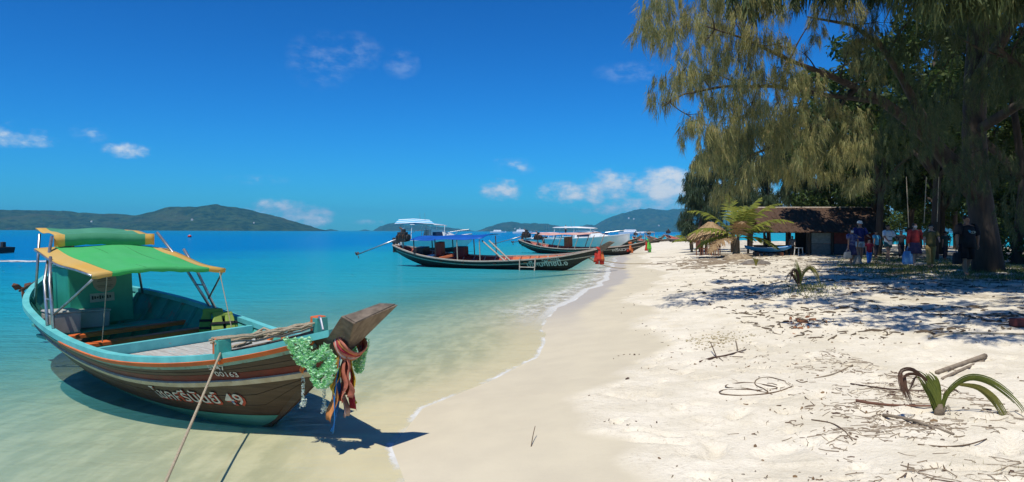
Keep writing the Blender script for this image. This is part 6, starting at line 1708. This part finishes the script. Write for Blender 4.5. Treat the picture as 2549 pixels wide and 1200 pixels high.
sd2 = empty('palm_seedling', g, 0, 'smaller dark palm seedling standing in the dappled shade', 'seedling')
def pq(px, py, dy=0.0): return ((px - 1990) * k, dy, (712 - py) * k)
blade(sd2, [pq(1990, 714), pq(1988, 690), pq(1984, 665), pq(1979, 642)], .16, M_lgreen)
blade(sd2, [pq(1990, 714), pq(1983, 680, -.05), pq(1970, 672, -.1), pq(1964, 690, -.12), pq(1960, 706, -.12)], .07, M_lbrn)
blade(sd2, [pq(1990, 714), pq(1998, 680, -.05), pq(2012, 666, -.1), pq(2024, 676, -.15), pq(2030, 692, -.18), pq(2033, 708, -.18)], .10, M_lyel)
blade(sd2, [pq(1988, 712), pq(1975, 685, .05), pq(1966, 682, .05), pq(1955, 705, .05)], .06, M_lbrn)
MB().rings([((0, 0, -.03), .08, .07), ((0, 0, .06), .06, .06)], 10).build('husk', M_husk, sd2, smooth=True)
g = ground(1882, 662); sd3 = empty('palm_seedling', g, 0, 'tiny yellow sprout in front of the half buried log', 'seedling')
for q in range(4): blade(sd3, [(0, 0, -.02), (.05 * (q - 1.5), -.02, .25), (.16 * (q - 1.5), -.05, .42 - .06 * q)], .06, M_lyel)
# scattered litter, too much to count
def litter(name, n, region, seed, L, wd, mt, label, dens=None, flat=.35, curve=True):
    rs = np.random.RandomState(seed); x0, x1, y0, y1 = region
    X = rs.uniform(x0, x1, n * 6); Y = np.exp(rs.uniform(math.log(y0), math.log(y1), n * 6))
    keep = rs.uniform(0, 1, n * 6) < (dens(X, Y) if dens else 1); X = X[keep][:n]; Y = Y[keep][:n]; n = len(X)
    a = rs.uniform(0, 6.283, n); l_ = L * np.exp(rs.normal(0, .5, n)); w_ = wd * rs.uniform(.6, 1.5, n)
    dx, dy = np.cos(a), np.sin(a)
    def P(f, off, lift):
        xx = X + dx * l_ * f + off * -dy * w_ + (-dy) * (f * f - .25) * l_ * bendv; yy = Y + dy * l_ * f + off * dx * w_ + dx * (f * f - .25) * l_ * bendv
        return np.stack([xx, yy, zsand(xx, yy) + lift], 1)
    bendv = rs.normal(0, .5, n) if curve else np.zeros(n)
    li = w_ * rs.uniform(.4, 1.6, n) + .003
    V = np.stack([P(-.5, -.5, .001), P(-.5, .5, .001), P(-.5, 0, li), P(0, -.5, .002), P(0, .5, .002), P(0, 0, li * 1.4), P(.5, -.3, .001), P(.5, .3, .001), P(.5, 0, li * rs.uniform(.5, 1.5))], 1)
    F0 = np.array([(0, 3, 5, 2), (1, 2, 5, 4), (3, 6, 8, 5), (4, 5, 8, 7)])
    F = (np.arange(n)[:, None, None] * 9 + F0[None]).reshape(-1, 4)
    o = link(name, npmesh(name, V.reshape(-1, 3), F, 4), mt); return tag(o, label, kind='stuff')
def dry_d(x, y):
    c = np.clip(fbm(x * 1.1, y * 1.1, 3, 71) * 3.2 - 1.25, .04, 1)
    d = x - xshore(y)
    side = np.clip((x / y * FPX + 1274 - 1450) / 700, .12, 1)
    return dryness(x, y) * c * side
def right_d(x, y):
    px = x / y * FPX + 1274; z_ = 1.45; py = 575 + z_ * FPX / y
    m_ = np.exp(-(((px - 2300) / 190) ** 2 + ((py - 1000) / 110) ** 2)) + .8 * np.exp(-(((px - 2480) / 130) ** 2 + ((py - 1130) / 50) ** 2)) + .45 * np.exp(-(((px - 2080) / 90) ** 2 + ((py - 900) / 40) ** 2)) + .3 * np.exp(-(((px - 2330) / 300) ** 2 + ((py - 860) / 20) ** 2))
    return np.clip(m_, 0, 1) * np.clip(fbm(x * 3, y * 3, 2, 81) * 2.4 - .7, .05, 1)
def tide_d(x, y):
    dr = dryness(x, y); d = x - xshore(y)
    return np.exp(-((d - 1.85 - (fbm(y * .8, y * 0, 2, 91) - .5) * 1.0) / .22) ** 2) * np.clip(fbm(x * 2.5, y * 2.5, 2, 95) * 3 - 1.1, 0, 1)
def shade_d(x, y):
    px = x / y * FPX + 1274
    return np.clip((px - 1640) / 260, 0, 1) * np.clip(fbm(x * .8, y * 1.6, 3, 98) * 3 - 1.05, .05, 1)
litter('fine_litter', 1700, (.2, 9.5, 3.2, 30), 1, .028, .003, M_twig, 'fine twigs and needles strewn over the dry sand', dry_d)
litter('leaf_litter', 520, (.2, 9.5, 3.2, 26), 2, .022, .008, mat('dry_leaf_bits', (.24, .15, .075), (.14, .09, .05), .9, 9), 'dry leaf crumbs scattered over the dry sand', dry_d)
litter('twig_litter', 1500, (1.5, 4.2, 3.4, 9.5), 3, .085, .0024, M_drift, 'tangle of dry stems and grass around the palm seedling', right_d)
litter('brown_litter', 240, (1.5, 4.2, 3.4, 9.5), 4, .040, .004, M_dkwood, 'dark broken stalks around the palm seedling', right_d)
litter('tide_litter', 420, (-1, 7, 5, 36), 5, .022, .006, M_dkwood, 'line of seaweed crumbs along the dry sand edge', tide_d)
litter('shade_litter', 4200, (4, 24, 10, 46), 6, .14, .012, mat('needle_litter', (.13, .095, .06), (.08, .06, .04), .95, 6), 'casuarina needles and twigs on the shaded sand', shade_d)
def pile_d(x, y):
    px = x / y * FPX + 1274; py = 575 + 1.38 * FPX / y
    return np.exp(-(((px - 1765) / 75) ** 2 + ((py - 645) / 9) ** 2)) + .7 * np.exp(-(((px - 1850) / 60) ** 2 + ((py - 632) / 9) ** 2))
litter('branch_pile', 230, (6, 15, 26, 48), 7, .50, .022, M_drift, 'low tangle of dead branches left of the palm mound', pile_d)
def patch(px0, py0, rx, ry):
    def f(x, y):
        px = x / y * FPX + 1274; py = 575 + 1.33 * FPX / y
        return np.exp(-(((px - px0) / rx) ** 2 + ((py - py0) / ry) ** 2))
    return f
litter('red_leaf_patch', 260, (3, 6, 9.5, 16), 8, .07, .02, mat('rust_leaves', (.34, .14, .06), (.22, .10, .05), .9, 8), 'patch of rust coloured leaves at the edge of the shade', patch(1995, 777, 32, 9))
# pebble patch
rs = np.random.RandomState(21); mb = MB()
for i in range(230):
    px, py = rs.normal(1785, 42), rs.normal(812, 7); x = None
    Yd = 1.40 * FPX / (py - 575); x = (px - 1274) / FPX * Yd; z_ = zs(x, Yd); r = rs.uniform(.006, .018)
    mb.ball((x, Yd, z_ + r * .3), (r * rs.uniform(.8, 1.4), r, r * .7), 5, 3)
tag(mb.build('pebbles', mat('coral_pebbles', (.50, .43, .27), (.34, .28, .17), .85, 20), None, smooth=True), 'strip of yellowish coral pebbles on the open sand', kind='stuff')
# grass
def grass(name, n, dens, region, h_, seed, mt, label):
    rs = np.random.RandomState(seed); x0, x1, y0, y1 = region
    X = rs.uniform(x0, x1, n * 8); Y = rs.uniform(y0, y1, n * 8); keep = rs.uniform(0, 1, n * 8) < dens(X, Y); X = X[keep][:n]; Y = Y[keep][:n]; n = len(X)
    Z = zsand(X, Y); a = rs.uniform(0, 6.283, n); hh = h_ * rs.uniform(.4, 1.4, n); w_ = h_ * .07 * rs.uniform(.7, 1.6, n)
    b0 = np.stack([X - np.cos(a) * w_, Y - np.sin(a) * w_, Z - .01], 1); b1 = np.stack([X + np.cos(a) * w_, Y + np.sin(a) * w_, Z - .01], 1)
    tp = np.stack([X + rs.normal(0, .5, n) * hh, Y + rs.normal(0, .5, n) * hh, Z + hh], 1)
    o = link(name, npmesh(name, np.stack([b0, b1, tp], 1).reshape(-1, 3), np.arange(n * 3).reshape(-1, 3), 3), mt); return tag(o, label, kind='stuff')
M_grass = leaf_mat('beach_grass', (.16, .19, .04), (.10, .14, .035), (.28, .25, .09), .3, 1.0)
def gd(x, y):
    px = x / y * FPX + 1274; py = 575 + 1.30 * FPX / y
    m_ = np.clip((px - 2060) / 160, 0, 1) * np.exp(-((py - (655 + (px - 2150) * .06)) / 17) ** 2)
    m_ = m_ + .9 * np.exp(-(((px - 2020) / 60) ** 2 + ((py - 706) / 12) ** 2))
    return np.clip(m_, 0, 1) * np.clip(fbm(x * .7, y * .7, 2, 111) * 3 - .8, .1, 1)
grass('grass', 26000, gd, (6, 26, 14, 46), .11, 31, M_grass, 'thin green grass patches in the shade of the grove')
def gd2(x, y):
    px = x / y * FPX + 1274; py = 575 + 1.45 * FPX / y
    return np.exp(-(((px - 2470) / 90) ** 2 + ((py - 1140) / 40) ** 2)) * .8 + .25 * np.exp(-(((px - 2250) / 110) ** 2 + ((py - 1010) / 50) ** 2))
grass('dry_grass', 700, gd2, (1.5, 4, 3.4, 8), .028, 32, leaf_mat('dry_beach_grass', (.36, .31, .17), (.27, .25, .11), (.42, .36, .24), .3, 2), 'sparse dry grass tufts near the palm seedling')
# small houses on the far hills
def hill_house(px, py, dist, w_, seed):
    # stand on the slope in front of the ridge: cast a ray down on to the hill surface
    v = ray(px, py).normalized(); hit = sc.ray_cast(bpy.context.evaluated_depsgraph_get(), Vector((0, 0, CAM_Z)) + v * 1700, v)
    if not hit[0]: return
    p = hit[1]; o = empty('house', p, R(seed * 37 % 60), HL[seed], 'house', 'white houses on the far hills')
    MB().box((0, 0, w_ * .28), (w_, w_ * .7, w_ * .7)).build('wall', M_white, o)
    MB().loft([[(-w_ * .56, -w_ * .42, w_ * .6), (w_ * .56, -w_ * .42, w_ * .6), (w_ * .56, w_ * .42, w_ * .6), (-w_ * .56, w_ * .42, w_ * .6)], [(-w_ * .3, -.2, w_ * .95), (w_ * .3, -.2, w_ * .95), (w_ * .3, .2, w_ * .95), (-w_ * .3, .2, w_ * .95)]], True).build('roof', mat('pale_roof', (.55, .50, .45), None, .7, .5), o)
HL = ['white house low on the forested island under its hill', 'white villa high on the island slope', 'white house at the end of the island shore', 'pair house left on the central blue hills', 'white house right on the central blue hills', 'white villa high on the broad mountain', 'white villa just beside the one high on the mountain', 'white house low on the mountain flank', 'white house on the blue headland']
bpy.context.view_layer.update()
for i, (px, py, d_, w_) in enumerate(((228, 553, 2600, 5), (478, 549, 2600, 6), (632, 556, 2600, 4.5), (1282, 571, 4600, 9), (1294, 571, 4600, 9), (1565, 545, 5400, 11), (1578, 547, 5400, 11), (1640, 563, 5400, 9), (1003, 571, 5200, 9))): hill_house(px, py, d_, w_, i)
# ------------------------------------------------------------------ haze
bm_ = MB().box((1500, 3900, 108), (19000, 8200, 238))
hz = bm_.build('haze', None)
m = bpy.data.materials.new('sea_haze'); m.use_nodes = True
t = NT(m.node_tree); t.n.clear()
pv = t.node('ShaderNodeVolumePrincipled'); pv.inputs['Color'].default_value = (.13, .62, 1.0, 1); pv.inputs['Density'].default_value = .00012; pv.inputs['Anisotropy'].default_value = 0.0
out = t.node('ShaderNodeOutputMaterial'); t.l.new(pv.outputs[0], out.inputs[1])
hz.data.materials.append(m); tag(hz, 'thin blue sea haze over the distant islands', kind='stuff')
